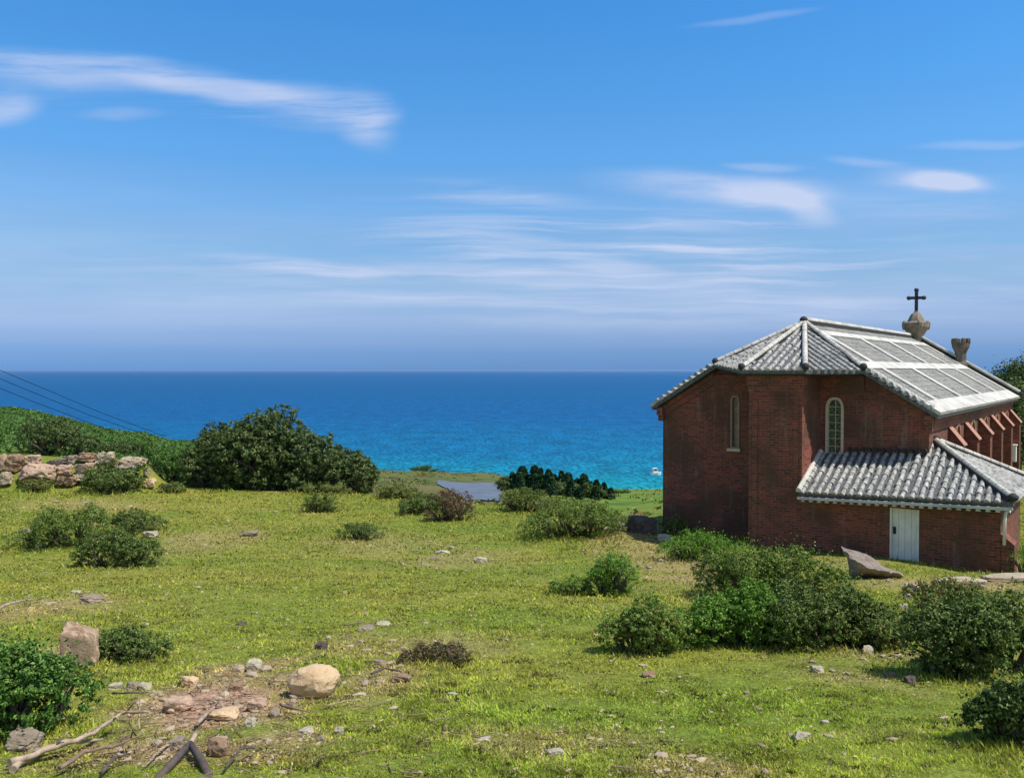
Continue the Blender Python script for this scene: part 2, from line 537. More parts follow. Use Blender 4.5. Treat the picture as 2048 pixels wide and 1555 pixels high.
# bare-earth and dry patches on the meadow (px, py, half px, half py, strength)
BARE = [(440, 1400, 165, 70, 1.15), (300, 1500, 260, 40, .75), (560, 1480, 120, 25, .5), (1390, 1545, 120, 22, .4), (140, 1305, 60, 22, .7),
        (750, 1090, 130, 25, .30), (920, 1120, 140, 20, .35), (420, 1080, 100, 25, .35), (1330, 1068, 50, 12, .4), (1240, 1038, 80, 10, .5),
        (1900, 1345, 70, 18, .6), (820, 1290, 160, 25, .35), (760, 1360, 70, 30, .5), (80, 1215, 120, 30, .45), (1060, 1480, 200, 30, .3),
        (190, 1010, 150, 14, .3), (1930, 1170, 160, 14, .8), (1560, 1120, 200, 10, .4), (1700, 1350, 120, 16, .3)]
_B = []
for (px, py, a, b, s) in BARE:
    c = hit(px, py); e = hit(px, py - b); w = a * c.y / F
    _B.append((c.x, c.y, w, max(abs(e.y - c.y), .3), s))


def bare(x, y):
    t = np.zeros(np.shape(x)); n = fbm(x, y, .8, 9, 4) * .9
    for (cx, cy, w, d, s) in _B:
        q = np.sqrt(((x - cx) / w) ** 2 + ((y - cy) / d) ** 2)
        t = np.maximum(t, s * np.clip(1.35 - q + n, 0, 1))
    return t


NR, ND = 560, 640
rr = np.linspace(-1.5, 1.5, NR)
dd = np.concatenate([np.linspace(-12, 0, 14)[:-1], np.geomspace(1.0, 260, ND - 13) - 1.0])
RR, DD = np.meshgrid(rr, dd)
X = RR * (np.maximum(DD, 0) + 10); Y = DD
Z = g(X.ravel(), Y.ravel()).reshape(X.shape)
# fine turf relief near the camera
Z = Z + np.where(Y < 45, fbm(X, Y, .35, 21, 3) * .018, 0)


def grid_mesh(name, X, Y, Z):
    nr, nc = X.shape
    co = np.stack([X, Y, Z], -1).reshape(-1, 3).astype(np.float32)
    i = np.arange(nr * nc).reshape(nr, nc)
    q = np.stack([i[:-1, :-1], i[:-1, 1:], i[1:, 1:], i[1:, :-1]], -1).reshape(-1, 4)
    me = bpy.data.meshes.new(name)
    me.vertices.add(len(co)); me.vertices.foreach_set('co', co.ravel())
    me.loops.add(q.size); me.loops.foreach_set('vertex_index', q.ravel().astype(np.int32))
    me.polygons.add(len(q)); me.polygons.foreach_set('loop_start', np.arange(0, q.size, 4, dtype=np.int32))
    me.polygons.foreach_set('use_smooth', np.ones(len(q), bool))
    me.update(calc_edges=True)
    return me


def tint_at(x, y):
    """albedo of the ground by place"""
    r = x / np.maximum(y, 1)
    px = r * F + 1024
    n = fbm(x, y, 2.2, 3, 4); n2 = fbm(x, y, 14, 7, 4)
    ga = np.array([.185, .235, .032]); gb = np.array([.29, .275, .050]); gc = np.array([.125, .205, .028])
    t = np.clip(.5 + n * .9, 0, 1)[..., None]; t2 = np.clip(.5 + n2 * 1.2, 0, 1)[..., None]
    c = ga * (1 - t) + gb * t
    c = c * (1 - t2 * .35) + gc * t2 * .35
    b = bare(x, y)[..., None]
    c = c * (1 - b) + np.array([.44, .29, .17]) * b
    far = np.clip((y - 47) / 12, 0, 1)
    # beyond the terrace: green scrub left, brown-green heath in the middle, bright field right
    hill = np.array([.07, .15, .03]); heath = np.array([.14, .15, .045]); field = np.array([.15, .24, .03]); brown = np.array([.28, .17, .07])
    wl_ = np.clip((640 - px) / 260, 0, 1)[..., None]
    wr_ = np.clip((px - 1010) / 150, 0, 1)[..., None]
    fc = heath * (1 - wl_) * (1 - wr_) + hill * wl_ + field * wr_
    s = np.clip(fbm(x, y * .35, 18, 13, 4) * 2.2 - .15, 0, 1)[..., None] * (1 - wl_)
    fc = fc * (1 - s * .6) + brown * s * .6
    s2 = np.clip(fbm(x, y, 6, 15, 4) * 2.6, 0, 1)[..., None]
    fc = fc * (1 - s2 * .5) + np.array([.03, .065, .02]) * s2 * .5
    shore = np.clip((y - 203) / 8, 0, 1)[..., None] * np.clip((px - 1000) / 100, 0, 1)[..., None]
    fc = fc * (1 - shore) + np.array([.25, .26, .16]) * shore
    f = np.broadcast_to(far[..., None], fc.shape)
    return c * (1 - f) + fc * f


me = grid_mesh('ground', X, Y, Z)
tint = tint_at(X, Y)
ca = me.attributes.new('tint', 'FLOAT_COLOR', 'POINT')
ca.data.foreach_set('color', np.concatenate([tint, np.ones(tint.shape[:-1] + (1,))], -1).astype(np.float32).ravel())
k = NM('turf')
a = k.n('ShaderNodeAttribute', attribute_name='tint').outputs['Color']
o = k.obj(); n1 = k.noise(26, 5, .7, o); n2 = k.noise(5, 4, .6, o)
c = k.mix(1, a, k.ramp(n1, [(.3, .35), (.55, .95), (.72, 1.5)]), 'MULTIPLY')
c = k.mix(1, c, k.ramp(n2, [(.3, .75), (.7, 1.25)]), 'MULTIPLY')
k.bsdf(c, .95, k.mix(.5, n1, n2), .9, .03, spec=.1)
TURF = k.m
tag(link('ground', me, TURF), kind='structure')

# grey plot among the fields below the terrace
poly = [(866, 968), (990, 968), (1012, 984), (1004, 1004), (935, 1004)]


def strip(name, rows, mat, lift=.25):
    """rows of (px0, px1, D)"""
    xs = []; ys = []
    for (a, b, D) in rows:
        t = np.linspace(0, 1, 24); r = ((a + (b - a) * t) - 1024) / F
        xs.append(r * D); ys.append(np.full(24, D))
    xs = np.array(xs); ys = np.array(ys)
    z = g(xs.ravel(), ys.ravel()).reshape(xs.shape) + lift
    return link(name, grid_mesh(name, xs, ys, z), mat)


k = NM('grey_plot'); n = k.noise(.4, 4, .6, k.obj())
k.bsdf(k.ramp(n, [(.3, (.10, .12, .15)), (.7, (.15, .17, .20))]), .6, spec=.3)
tag(strip('field', [(932 - 58 * min(1, t * 1.5), 1004 + 6 * math.sin(t * 3) - 15 * t, 71 + 62 * t) for t in np.linspace(0, 1, 40)], k.m, .12), kind='structure')

# ------------------------------------------------------------------ sea
SEA = -30.0
ys = np.concatenate([np.linspace(120, 700, 60), np.geomspace(720, 60000, 60)])
xs = np.linspace(-1.6, 1.6, 60)
XX, YY = np.meshgrid(xs, ys)
me = grid_mesh('sea', XX * YY, YY, np.full(XX.shape, SEA))
k = NM('sea_water'); o = k.obj()
sxyz = k.n('ShaderNodeSeparateXYZ', {0: o})
warp = k.n('ShaderNodeMath', {0: k.noise(.006, 3, .5, o), 1: 160.0}, operation='MULTIPLY').outputs[0]
yw = k.n('ShaderNodeMath', {0: sxyz.outputs['Y'], 1: warp}, operation='ADD').outputs[0]
lg = k.n('ShaderNodeMath', {0: yw, 1: 10.0}, operation='LOGARITHM').outputs[0]      # depth of water offshore
fac = k.n('ShaderNodeMapRange', {0: lg, 1: 2.45, 2: 3.6}).outputs[0]
c = k.ramp(fac, [(0, (.006, .28, .24)), (.05, (.003, .17, .215)), (.14, (.002, .098, .20)), (.30, (.003, .062, .185)), (.6, (.004, .056, .170)), (1, (.005, .060, .175))])
mp = k.n('ShaderNodeMapping', {'Vector': o, 'Scale': (.12, .05, 1)})
n1 = k.noise(1.0, 5, .65, mp.outputs[0])
mp2 = k.n('ShaderNodeMapping', {'Vector': o, 'Scale': (.75, .22, 1)})
n2 = k.noise(1.0, 4, .65, mp2.outputs[0])
c = k.mix(1, c, k.ramp(n1, [(.32, .62), (.68, 1.38)]), 'MULTIPLY')
c = k.mix(1, c, k.ramp(n2, [(.36, .40), (.64, 1.6)]), 'MULTIPLY')
df = k.n('ShaderNodeBsdfDiffuse', {'Color': c}); gl = k.n('ShaderNodeBsdfGlossy', {'Color': (.22, .70, .92), 'Roughness': .45})
bp = k.n('ShaderNodeBump', {'Height': n2, 'Strength': .6, 'Distance': .6}); k.t.links.new(bp.outputs[0], gl.inputs['Normal'])
mx = k.n('ShaderNodeMixShader', {0: .20, 1: df.outputs[0], 2: gl.outputs[0]}); k.t.links.new(mx.outputs[0], k.out.inputs[0])
tag(link('sea', me, k.m), kind='structure')

# ------------------------------------------------------------------ leaves


def leaf_mesh(name, C, N, size, seed, aspect=.5, dryp=0.0, up=.25, needle=False):
    """one quad per leaf: centres C, outward normals N"""
    rs = np.random.RandomState(seed); n = len(C)
    s = size * rs.uniform(.55, 1.35, n)[:, None]
    nn = N + rs.normal(0, .75, (n, 3)) + np.array([0, 0, up]); nn /= np.linalg.norm(nn, axis=1)[:, None]
    t = rs.normal(0, 1, (n, 3)); t -= (t * nn).sum(1)[:, None] * nn; t /= np.linalg.norm(t, axis=1)[:, None]
    b = np.cross(nn, t)
    fold = nn * s * .14
    P = np.stack([C - t * s * .5, C + b * s * aspect * .5 + fold, C + t * s * .5, C - b * s * aspect * .5 + fold], 1).reshape(-1, 3)
    q = np.arange(4 * n, dtype=np.int32)
    me = bpy.data.meshes.new(name)
    me.vertices.add(4 * n); me.vertices.foreach_set('co', P.astype(np.float32).ravel())
    me.loops.add(4 * n); me.loops.foreach_set('vertex_index', q)
    me.polygons.add(n); me.polygons.foreach_set('loop_start', np.arange(0, 4 * n, 4, dtype=np.int32))
    me.update(calc_edges=True)
    a = me.attributes.new('rnd', 'FLOAT', 'POINT'); a.data.foreach_set('value', np.repeat(rs.rand(n), 4).astype(np.float32))
    a = me.attributes.new('dry', 'FLOAT', 'POINT'); a.data.foreach_set('value', np.repeat((rs.rand(n) < dryp).astype(float), 4).astype(np.float32))
    return me


BUSH_AT = []


def bush(name, loc, w, d, h, mat, seed, leaf=.05, n=6000, label=None, cat='bush', group=None, lobes=None, flat=1.0, dry=0.0,
         stem_mat=None, aspect=.5, parts=True, clump=.5):
    """a shrub: woody stems and a crown of leaf clumps over several uneven lobes; loc is the base centre"""
    rs = np.random.RandomState(seed)
    nl = lobes or max(4, int(5 + w / max(h, .2) * 2))
    L = []
    for i in range(nl):
        t = (i + .5) / nl * 2 - 1 + rs.uniform(-.18, .18)
        lx = t * w * .40; ly = rs.uniform(-.34, .34) * d
        env = math.sqrt(max(.16, 1 - (abs(t) * .90) ** 3.2)) * rs.uniform(.72, 1.03)
        rz = h * env * .52 * flat
        rx = max(w / nl * rs.uniform(1.0, 1.5), rz * .75); ry = max(d * rs.uniform(.26, .40), rz * .6)
        cz = max(h * env - rz, rz * .55)
        L.append((lx, ly, cz, min(rx, w * .33), min(ry, d * .45), rz))
    wts = np.array([a[3] * a[5] + a[4] * a[5] for a in L]); wts /= wts.sum()
    # clumps on the lobes, then leaves round each clump
    nc = max(30, int(n / 26))
    li = rs.choice(nl, nc, p=wts)
    v = rs.normal(0, 1, (nc, 3)); v /= np.linalg.norm(v, axis=1)[:, None]
    v[:, 2] = np.where((v[:, 2] < 0) & (rs.rand(nc) < .45), -v[:, 2], v[:, 2])
    Lc = np.array(L)
    rad = rs.uniform(.62, 1.08, nc)[:, None]
    cc = Lc[li, :3] + v * Lc[li, 3:] * rad
    pw = rs.uniform(.5, 1.6, nc); pw /= pw.sum()
    ci = rs.choice(nc, n, p=pw)
    cs = clump * np.sqrt(w * h / nc) * 1.15
    off = rs.normal(0, 1, (n, 3)) * cs * np.array([1, 1, .7])
    C = cc[ci] + off
    C[:, 2] = np.abs(C[:, 2]) * 1.0 + .01
    k_ = rs.rand(n) < (.06 if loc[1] < 30 else .0)
    C[k_] += v[ci][k_] * (rs.rand(k_.sum())[:, None] * .16 * min(w, h * 1.6)) + np.array([0, 0, .06 * h]) * rs.rand(k_.sum())[:, None]
    N = v[ci] * .8 + off / (np.linalg.norm(off, axis=1)[:, None] + 1e-6) * .6
    # follow the ground under it
    gz = g(C[:, 0] + loc[0], C[:, 1] + loc[1]) - loc[2]
    C[:, 2] += gz
    root = empty(name, loc)
    tag(root, label, cat, group)
    m = leaf_mesh('foliage', C, N, leaf, seed + 1, aspect, dry)
    link('foliage', m, mat, root)
    if parts:
        b = MB()
        for i in range(nl):
            lx, ly, cz, rx, ry, rz = L[i]
            for q in range(3):
                ex = lx + rs.uniform(-.6, .6) * rx; ey = ly + rs.uniform(-.6, .6) * ry; ez = cz + rs.uniform(-.2, .6) * rz
                bx = lx * .55 + rs.uniform(-.1, .1) * w * .3; by = ly * .5
                zb = g1(bx + loc[0], by + loc[1]) - loc[2] - .03
                mid = ((bx + ex) / 2 + rs.uniform(-.05, .05) * w, (by + ey) / 2, (zb + ez) * .5 + .08 * h)
                r0 = min(.035 * h + .008, .12)
                b.tube([(bx, by, zb), mid, (ex, ey, ez)], [r0, r0 * .65, r0 * .25], 5)
        b.tube([(-w * .32, 0, g1(loc[0] - w * .32, loc[1]) - loc[2] - .06), (0, 0, -.06), (w * .32, 0, g1(loc[0] + w * .32, loc[1]) - loc[2] - .06)], .02 + .01 * h, 5)
        b.build('stem', stem_mat or BARK, root)
    BUSH_AT.append((loc[0], loc[1], w, d))
    return root


def rock_mesh(seed, sx, sy, sz, rough=.08, planes=11, sub=4, cap_=1.15):
    rs = np.random.RandomState(seed)
    bm = bmesh.new(); bmesh.ops.create_icosphere(bm, subdivisions=sub, radius=1)
    P = rs.normal(0, 1, (planes, 3)); P /= np.linalg.norm(P, axis=1)[:, None]
    P = np.vstack([P, [[0, 0, 1], [0, 0, -1], [1, 0, 0], [-1, 0, 0], [0, -1, 0], [0, 1, 0]]]); dist = rs.uniform(.55, .95, len(P))
    co = np.array([v.co[:] for v in bm.verts])
    dot = co @ P.T
    ratio = np.where(dot > .05, dist / np.maximum(dot, .05), 9)
    rsoft = np.sort(ratio, axis=1)
    rad = np.minimum(rsoft[:, 0], cap_)
    for v, r_, c_ in zip(bm.verts, rad, co):
        q = Vector(c_ * 2.3 + seed % 97)
        f = r_ * (1 + rough * noise.fractal(q, .9, 2.1, 4) + rough * .4 * noise.noise(q * 3.5))
        v.co = Vector((c_[0] * f * sx / 1.6, c_[1] * f * sy / 1.6, c_[2] * f * sz / 1.6))
    zmin = min(v.co.z for v in bm.verts)
    for v in bm.verts: v.co.z -= zmin
    me = bpy.data.meshes.new('rock'); bm.to_mesh(me); bm.free()
    for p in me.polygons: p.use_smooth = True
    me.set_sharp_from_angle(angle=R(22))
    return me


BARK = mat_simple('bark', (.11, .085, .065), .95, .4, 20)
L_DARK = mat_leaf('evergreen_leaf', lin(34, 52, 22), lin(72, 96, 40), lin(136, 150, 86), .10)
L_THICK = mat_leaf('thicket_leaf', lin(30, 46, 20), lin(62, 86, 36), lin(124, 136, 86), .10)
L_OLIVE = mat_leaf('olive_leaf', lin(48, 66, 26), lin(92, 112, 46), lin(146, 156, 88), .12, dry=lin(124, 92, 70))
L_MID = mat_leaf('mid_leaf', lin(38, 62, 24), lin(90, 116, 44), lin(152, 164, 92), .16)
L_GREEN = mat_leaf('green_leaf', lin(44, 80, 24), lin(88, 130, 42), lin(148, 176, 88), .24)
L_BRIGHT = mat_leaf('glossy_leaf', lin(20, 50, 14), lin(56, 100, 28), lin(134, 164, 80), .15, gloss=.22, patch=5)
L_SOFT = mat_leaf('soft_leaf', lin(70, 98, 40), lin(108, 138, 58), lin(156, 172, 96), .25, dry=lin(168, 130, 98))
L_PINE = mat_leaf('pine_needle', lin(14, 34, 20), lin(26, 56, 30), lin(54, 88, 44), .05)
L_BROWN = mat_leaf('brown_twig_leaf', lin(50, 54, 30), lin(82, 80, 50), lin(130, 122, 88), .12, dry=lin(130, 92, 84))
L_HILL = mat_leaf('hill_leaf', lin(42, 78, 30), lin(74, 108, 46), lin(110, 136, 70), .08)

# ------------------------------------------------------------------ church
CH = Vector((9.6, 30.0, -6.15)); CROT = math.atan2(-.6, .8)
church = empty('church', CH, CROT)
tag(church, 'red brick church with grey tiled half-hipped roof and stone cross above the sea', 'church')
ZB = 6.15


def W(p):            # church-frame point with height relative to the camera -> local
    return (p[0], p[1], p[2] + ZB)


def poly_with_holes(mb, outer, holes, fn, mi=0):
    loops = [[Vector((a, b, 0)) for a, b in outer]] + [[Vector((a, b, 0)) for a, b in h] for h in holes]
    tris = geometry.tessellate_polygon(loops)
    flat = [p for l in loops for p in l]
    ref = fn(1, 0, 0), fn(0, 0, 0), fn(0, 1, 0)
    for t in tris:
        P = [flat[i] for i in t]
        ar = (P[1] - P[0]).cross(P[2] - P[0]).z
        if abs(ar) < 1e-9: continue
        if ar < 0: P = P[::-1]
        mb.face([fn(p.x, p.y, 0) for p in P], mi)


def arch(x0, x1, z0, z1, pointed=.35, n=7):
    """outline of an arched opening, counter-clockwise"""
    w = (x1 - x0) / 2; c = (x0 + x1) / 2; hz = w * (1 + pointed); zs = z1 - hz
    pts = [(x0, z0), (x1, z0)]
    for i in range(n + 1):
        a = math.pi / 2 * i / n
        pts.append((c + w * math.cos(a) ** (1 / (1 + pointed)), zs + hz * math.sin(a)))
    for i in range(1, n + 1):
        a = math.pi / 2 * (1 - i / n)
        pts.append((c - w * math.cos(a) ** (1 / (1 + pointed)), zs + hz * math.sin(a)))
    return pts


SL = 3.12 / 5.0


def rz_(x): return 1.72 - SL * abs(x)


def front(a, b, d): return W((a, -d, b))        # end wall, t=0, d proud


def apsef(a, b, d): return W((a, -1.84 - d, b))


def side(a, b, d): return W((4.7 + d, a, b))


def annf(a, b, d): return W((a, -1.86 - d, b))


BOT = -7.6
# --- nave wall
winR = (1.45, 2.05, -2.90, -.92); winL = (-1.96, -1.62, -2.86, -.92)
mb = MB()
holes = [arch(*winR), arch(*winL)]
outer = [(-4.7, BOT), (4.7, BOT), (4.7, rz_(4.7) - .16), (2.78, rz_(2.78) - .16), (-2.45, rz_(2.45) - .18), (-4.7, rz_(4.7) - .16)]
poly_with_holes(mb, outer, holes, front)
SW = [(t, t + 1.0) for t in (4.6, 7.9, 11.2, 14.5, 17.8)]
sh = [arch(a, b, -4.6, -1.95) for a, b in SW]
poly_with_holes(mb, [(0, BOT), (20, BOT), (20, rz_(4.7) - .16), (0, rz_(4.7) - .16)], sh, side)
for h, fn in [(h, front) for h in holes] + [(h, side) for h in sh]:
    for i in range(len(h)):
        j = (i + 1) % len(h)
        mb.face([fn(*h[i], 0), fn(*h[j], 0), fn(*h[j], -.28), fn(*h[i], -.28)])
mb.face([W((-4.7, 20, BOT)), W((-4.7, 0, BOT)), W((-4.7, 0, rz_(4.7) - .16)), W((-4.7, 20, rz_(4.7) - .16))])
mb.face([W((4.7, 20, BOT)), W((-4.7, 20, BOT)), W((-4.7, 20, rz_(4.7) + .1)), W((0, 20, rz_(0) + .1)), W((4.7, 20, rz_(4.7) + .1))])
nave = mb.build('wall', BRICK, church)
# corbelled brick courses under the verge and eaves
mb = MB()
for (x0, x1) in ((-2.6, -.58), (1.28, 2.72)):
    mb.box(W((x0, -.09, -.50)), W((x1, .02, -.17))); mb.box(W((x0, -.05, -.72)), W((x1, .02, -.505)))
for sgn in (1, -1):
    a = 2.75 if sgn > 0 else 2.6
    for (o_, dz, hh) in ((.10, -.36, .19), (.05, -.60, .235)):
        p = [(sgn * a, rz_(a) + dz), (sgn * 4.78, rz_(4.78) + dz)]
        y0, y1 = -o_, .02
        A = [W((p[0][0], y0, p[0][1])), W((p[1][0], y0, p[1][1])), W((p[1][0], y0, p[1][1] + hh)), W((p[0][0], y0, p[0][1] + hh))]
        B = [(q[0], y1, q[2]) for q in A]
        if sgn < 0: A, B = A[::-1], B[::-1]
        mb.face(A); mb.face(B[::-1])
        for i in range(4):
            j = (i + 1) % 4; mb.face([A[j], A[i], B[i], B[j]])
mb.box(W((4.69, .12, -1.72)), W((4.84, 20, -1.40))); mb.box(W((4.69, .12, -1.95)), W((4.77, 20, -1.725)))
mb.build('cornice', BRICK, nave)
# kneelers at the foot of the verges
for sgn in (-1, 1):
    mb = MB()
    x = sgn * 4.72
    mb.box(W((x - .12, -.28, -1.72)), W((x + .12, -.005, -1.42))); mb.box(W((x - .10, -.18, -1.95)), W((x + .10, -.005, -1.71)))
    mb.build('kneeler', BRICK, nave)
# --- apse
mb = MB()
ax0, ax1, at0 = -.55, 1.25, -1.84
mb.box(W((ax0, at0, BOT)), W((ax1, .02, -.10)))
aps = mb.build('apse_wall', BRICK, church)
mb = MB()
mb.box(W((ax0 - .06, at0 - .09, -.50)), W((ax1 + .06, at0 + .01, -.17))); mb.box(W((ax0 - .03, at0 - .05, -.72)), W((ax1 + .03, at0 + .01, -.505)))
mb.box(W((ax1 - .01, at0 + .012, -.50)), W((ax1 + .06, -.095, -.17)))
mb.build('cornice', BRICK, aps)
mb = MB()   # raised arcade lines on the apse front
mb.box(W((ax0 + .12, at0 - .035, -.95)), W((ax1 - .12, at0 + .01, -.86)))
mb.box(W((ax0 + .12, at0 - .035, -6.5)), W((ax0 + .30, at0 + .01, -.955))); mb.box(W((ax1 - .30, at0 - .035, -3.7)), W((ax1 - .12, at0 + .01, -.955)))
mb.build('pilaster', BRICK, aps)
# --- annex
door = (3.97, 4.80, -5.93, -4.0)
mb = MB()
dh = [(door[0], door[2]), (door[1], door[2]), (door[1], door[3]), (door[0], door[3])]
poly_with_holes(mb, [(1.252, BOT), (6.95, BOT), (6.95, -3.78), (1.252, -4.02)], [dh], annf)
for i in range(4):
    j = (i + 1) % 4
    mb.face([annf(*dh[i], 0), annf(*dh[j], 0), annf(*dh[j], -.15), annf(*dh[i], -.15)])
mb.face([W((6.95, -1.86, BOT)), W((6.95, 2.75, BOT)), W((6.95, 2.75, -3.8)), W((6.95, -1.86, -3.78))])
mb.face([W((6.95, 2.75, BOT)), W((4.71, 2.75, BOT)), W((4.71, 2.75, -2.7)), W((6.95, 2.75, -3.8))])
annex = mb.build('annex_wall', BRICK, church)
mb = MB()
mb.box(W((1.27, -1.93, -4.22)), W((6.98, -1.855, -4.06)))
mb.build('cornice', BRICK, annex)
# door
mb = MB()
dx0, dx1, dz0, dz1 = door
for i in range(4):
    a = dx0 + .05 + i * (dx1 - dx0 - .1) / 4
    mb.box(W((a + .006, -1.86 + .085, dz0 + .03)), W((a + (dx1 - dx0 - .1) / 4 - .006, -1.86 + .12, dz1 - .02)))
mb.box(W((dx0 + .05, -1.86 + .105, dz0 + .03)), W((dx1 - .05, -1.86 + .13, dz1 - .02)))
dobj = mb.build('door', WHITEP, church, bevel=.004)
mb = MB(); mb.tube([W((dx0 + .12, -1.79, -5.0)), W((dx0 + .12, -1.845, -4.98)), W((dx0 + .12, -1.845, -4.88)), W((dx0 + .12, -1.79, -4.86))], .012, 6)
mb.box(W((dx0 + .08, -1.80, -5.04)), W((dx0 + .16, -1.772, -4.82)))
mb.build('handle', IRON, dobj)
mb = MB()
mb.box(W((dx0 + .002, -1.875, dz0)), W((dx0 + .05, -1.74, dz1 - .05))); mb.box(W((dx1 - .05, -1.875, dz0)), W((dx1 - .002, -1.74, dz1 - .05))); mb.box(W((dx0 + .002, -1.875, dz1 - .048)), W((dx1 - .002, -1.74, dz1 - .001)))
mb.build('door_frame', WHITEP, dobj)
mb = MB(); mb.box(W((dx0 - .15, -2.12, dz0 - .2)), W((dx1 + .2, -1.865, dz0 + .02)))
mb.build('step', STONE, church, bevel=.02)
# buttress at the annex corner
mb = MB()
def buttress(mb, x0, x1, y0, y1, zb, zt, slope):
    # projects along +x from x0 to x1, weathered top falling outwards
    A = [W((x0, y0, zb)), W((x1, y0, zb)), W((x1, y0, zt - slope)), W((x0, y0, zt))]
    B = [W((x0, y1, zb)), W((x1, y1, zb)), W((x1, y1, zt - slope)), W((x0, y1, zt))]
    mb.face(A); mb.face(B[::-1])
    for i in range(4):
        j = (i + 1) % 4; mb.face([A[j], A[i], B[i], B[j]])
buttress(mb, 6.951, 7.30, -1.84, -1.15, BOT, -4.70, .30)
mb.build('buttress', BRICK, annex)
mb = MB()
for s0 in range(1):
    mb.tube([W((7.10, -1.98, -3.98)), W((7.06, -1.95, -4.3)), W((7.06, -1.95, -5.0))], .045, 8)
mb.build('downpipe', WHITEP, church)
# side wall buttresses
for i, t in enumerate((3.2, 6.4, 9.7, 13.0, 16.3, 19.4)):
    mb = MB(); buttress(mb, 4.701, 5.15, t, t + .55, BOT, -2.0, .55)
    b = mb.build('buttress', BRICK, church)
    mb = MB()
    mb.slab([W((4.705, t - .05, -1.98 + .035)), W((5.22, t - .05, -2.6 + .0)), W((5.22, t + .6, -2.6 + .0)), W((4.705, t + .6, -1.98 + .035))], .035)
    mb.build('buttress_cap', LIME, b)


def window(rect, fn, parent, frame_mat, pane_mat, sill=True, fw=.085, depth=-.16, mull=True):
    x0, x1, z0, z1 = rect
    outer = arch(x0, x1, z0, z1); inner = arch(x0 + fw, x1 - fw, z0 + fw, z1 - fw)
    mb = MB()
    poly_with_holes(mb, inner, [], lambda a, b, d: fn(a, b, depth + .02))
    pane = mb.build('window', pane_mat, parent)
    mb = MB()
    o0, o1 = .03, depth
    for i in range(len(outer)):
        j = (i + 1) % len(outer)
        mb.face([fn(*outer[i], o0), fn(*outer[j], o0), fn(*inner[j], o0), fn(*inner[i], o0)])
        mb.face([fn(*inner[i], o0), fn(*inner[j], o0), fn(*inner[j], o1), fn(*inner[i], o1)])
        mb.face([fn(*outer[j], o0), fn(*outer[i], o0), fn(*outer[i], -.005), fn(*outer[j], -.005)])
    mb.build('frame', frame_mat, pane)
    if mull:
        mb = MB(); c = (x0 + x1) / 2
        q = [fn(c - .012, z0 + fw, depth + .025), fn(c + .012, z0 + fw, depth + .06)]
        mb.box(tuple(min(a, b) for a, b in zip(*q)), (max(q[0][0], q[1][0]), max(q[0][1], q[1][1]), fn(c, z1 - fw - .03, 0)[2]))
        for zz in np.arange(z0 + .3, z1 - .3, .27):
            q = [fn(x0 + fw, zz - .01, depth + .027), fn(x1 - fw, zz + .01, depth + .055)]
            mb.box(tuple(min(a, b) for a, b in zip(*q)), tuple(max(a, b) for a, b in zip(*q)))
        mb.build('muntin', frame_mat, pane)
    if sill:
        mb = MB()
        q = [fn(x0 - .09, z0 - .10, .14), fn(x1 + .07, z0 - .003, -.1)]
        mb.box(tuple(min(a, b) for a, b in zip(*q)), tuple(max(a, b) for a, b in zip(*q)))
        mb.build('sill', CREAM, pane, bevel=.03)
    return pane


TAN2 = TAN
window(winR, front, church, CREAM, GLASS)
w2 = window(winL, front, church, TAN, TAN, mull=False, fw=.06)
w2['label'] = 'narrow window closed with a tan board'
for a, b in SW:
    window((a, b, -4.6, -1.95), side, church, LIME, GLASS, sill=False, depth=-.2, mull=False)

# --- roofs
EO = -.35; FAR = 20.3


def P3(x, t): return Vector(W((x, t, rz_(x))))


Aap = Vector(W((0, 2.17, 1.72)))
pR = [Aap, P3(2.76, EO), P3(5.0, EO), P3(5.0, FAR), P3(0, FAR)]
pL = [Aap, P3(0, FAR), P3(-5.0, FAR), P3(-5.0, EO), P3(-2.42, EO)]
Rr = P3(2.76, EO); Ll = P3(-2.42, EO)
Rf = Vector(W((1.45, -2.2, .0))); Lf = Vector(W((-.68, -2.2, .0)))
tri = [[Aap, Ll, Lf], [Aap, Lf, Rf], [Aap, Rf, Rr]]
mb = MB()
mb.slab(pR, .13); mb.slab(pL, .13)
for t in tri: mb.slab(t, .12)
roof = mb.build('roof', TILE, church)


class Plane:
    def __init__(s, poly, down=None):
        s.poly = [Vector(p) for p in poly]
        n = Vector((0, 0, 0))
        for i in range(1, len(poly) - 1):
            n += (s.poly[i] - s.poly[0]).cross(s.poly[i + 1] - s.poly[0])
        n.normalize()
        if n.z < 0: n = -n
        s.n = n
        d = Vector((n.x, n.y, 0)); d = (d - n * d.dot(n)).normalized()
        if down is not None:
            d = Vector(down); d = (d - n * d.dot(n)).normalized()
        s.d = d; s.e = n.cross(d).normalized(); s.o = s.poly[0]
        s.q = [((p - s.o).dot(s.e), (p - s.o).dot(s.d)) for p in s.poly]

    def pt(s, e, d, h=0): return s.o + s.e * e + s.d * d + s.n * h

    def clip(s, e):
        r = []
        for i in range(len(s.q)):
            a, b = s.q[i], s.q[(i + 1) % len(s.q)]
            if (a[0] - e) * (b[0] - e) < 0:
                t = (e - a[0]) / (b[0] - a[0]); r.append(a[1] + t * (b[1] - a[1]))
        return (min(r), max(r)) if len(r) >= 2 else None


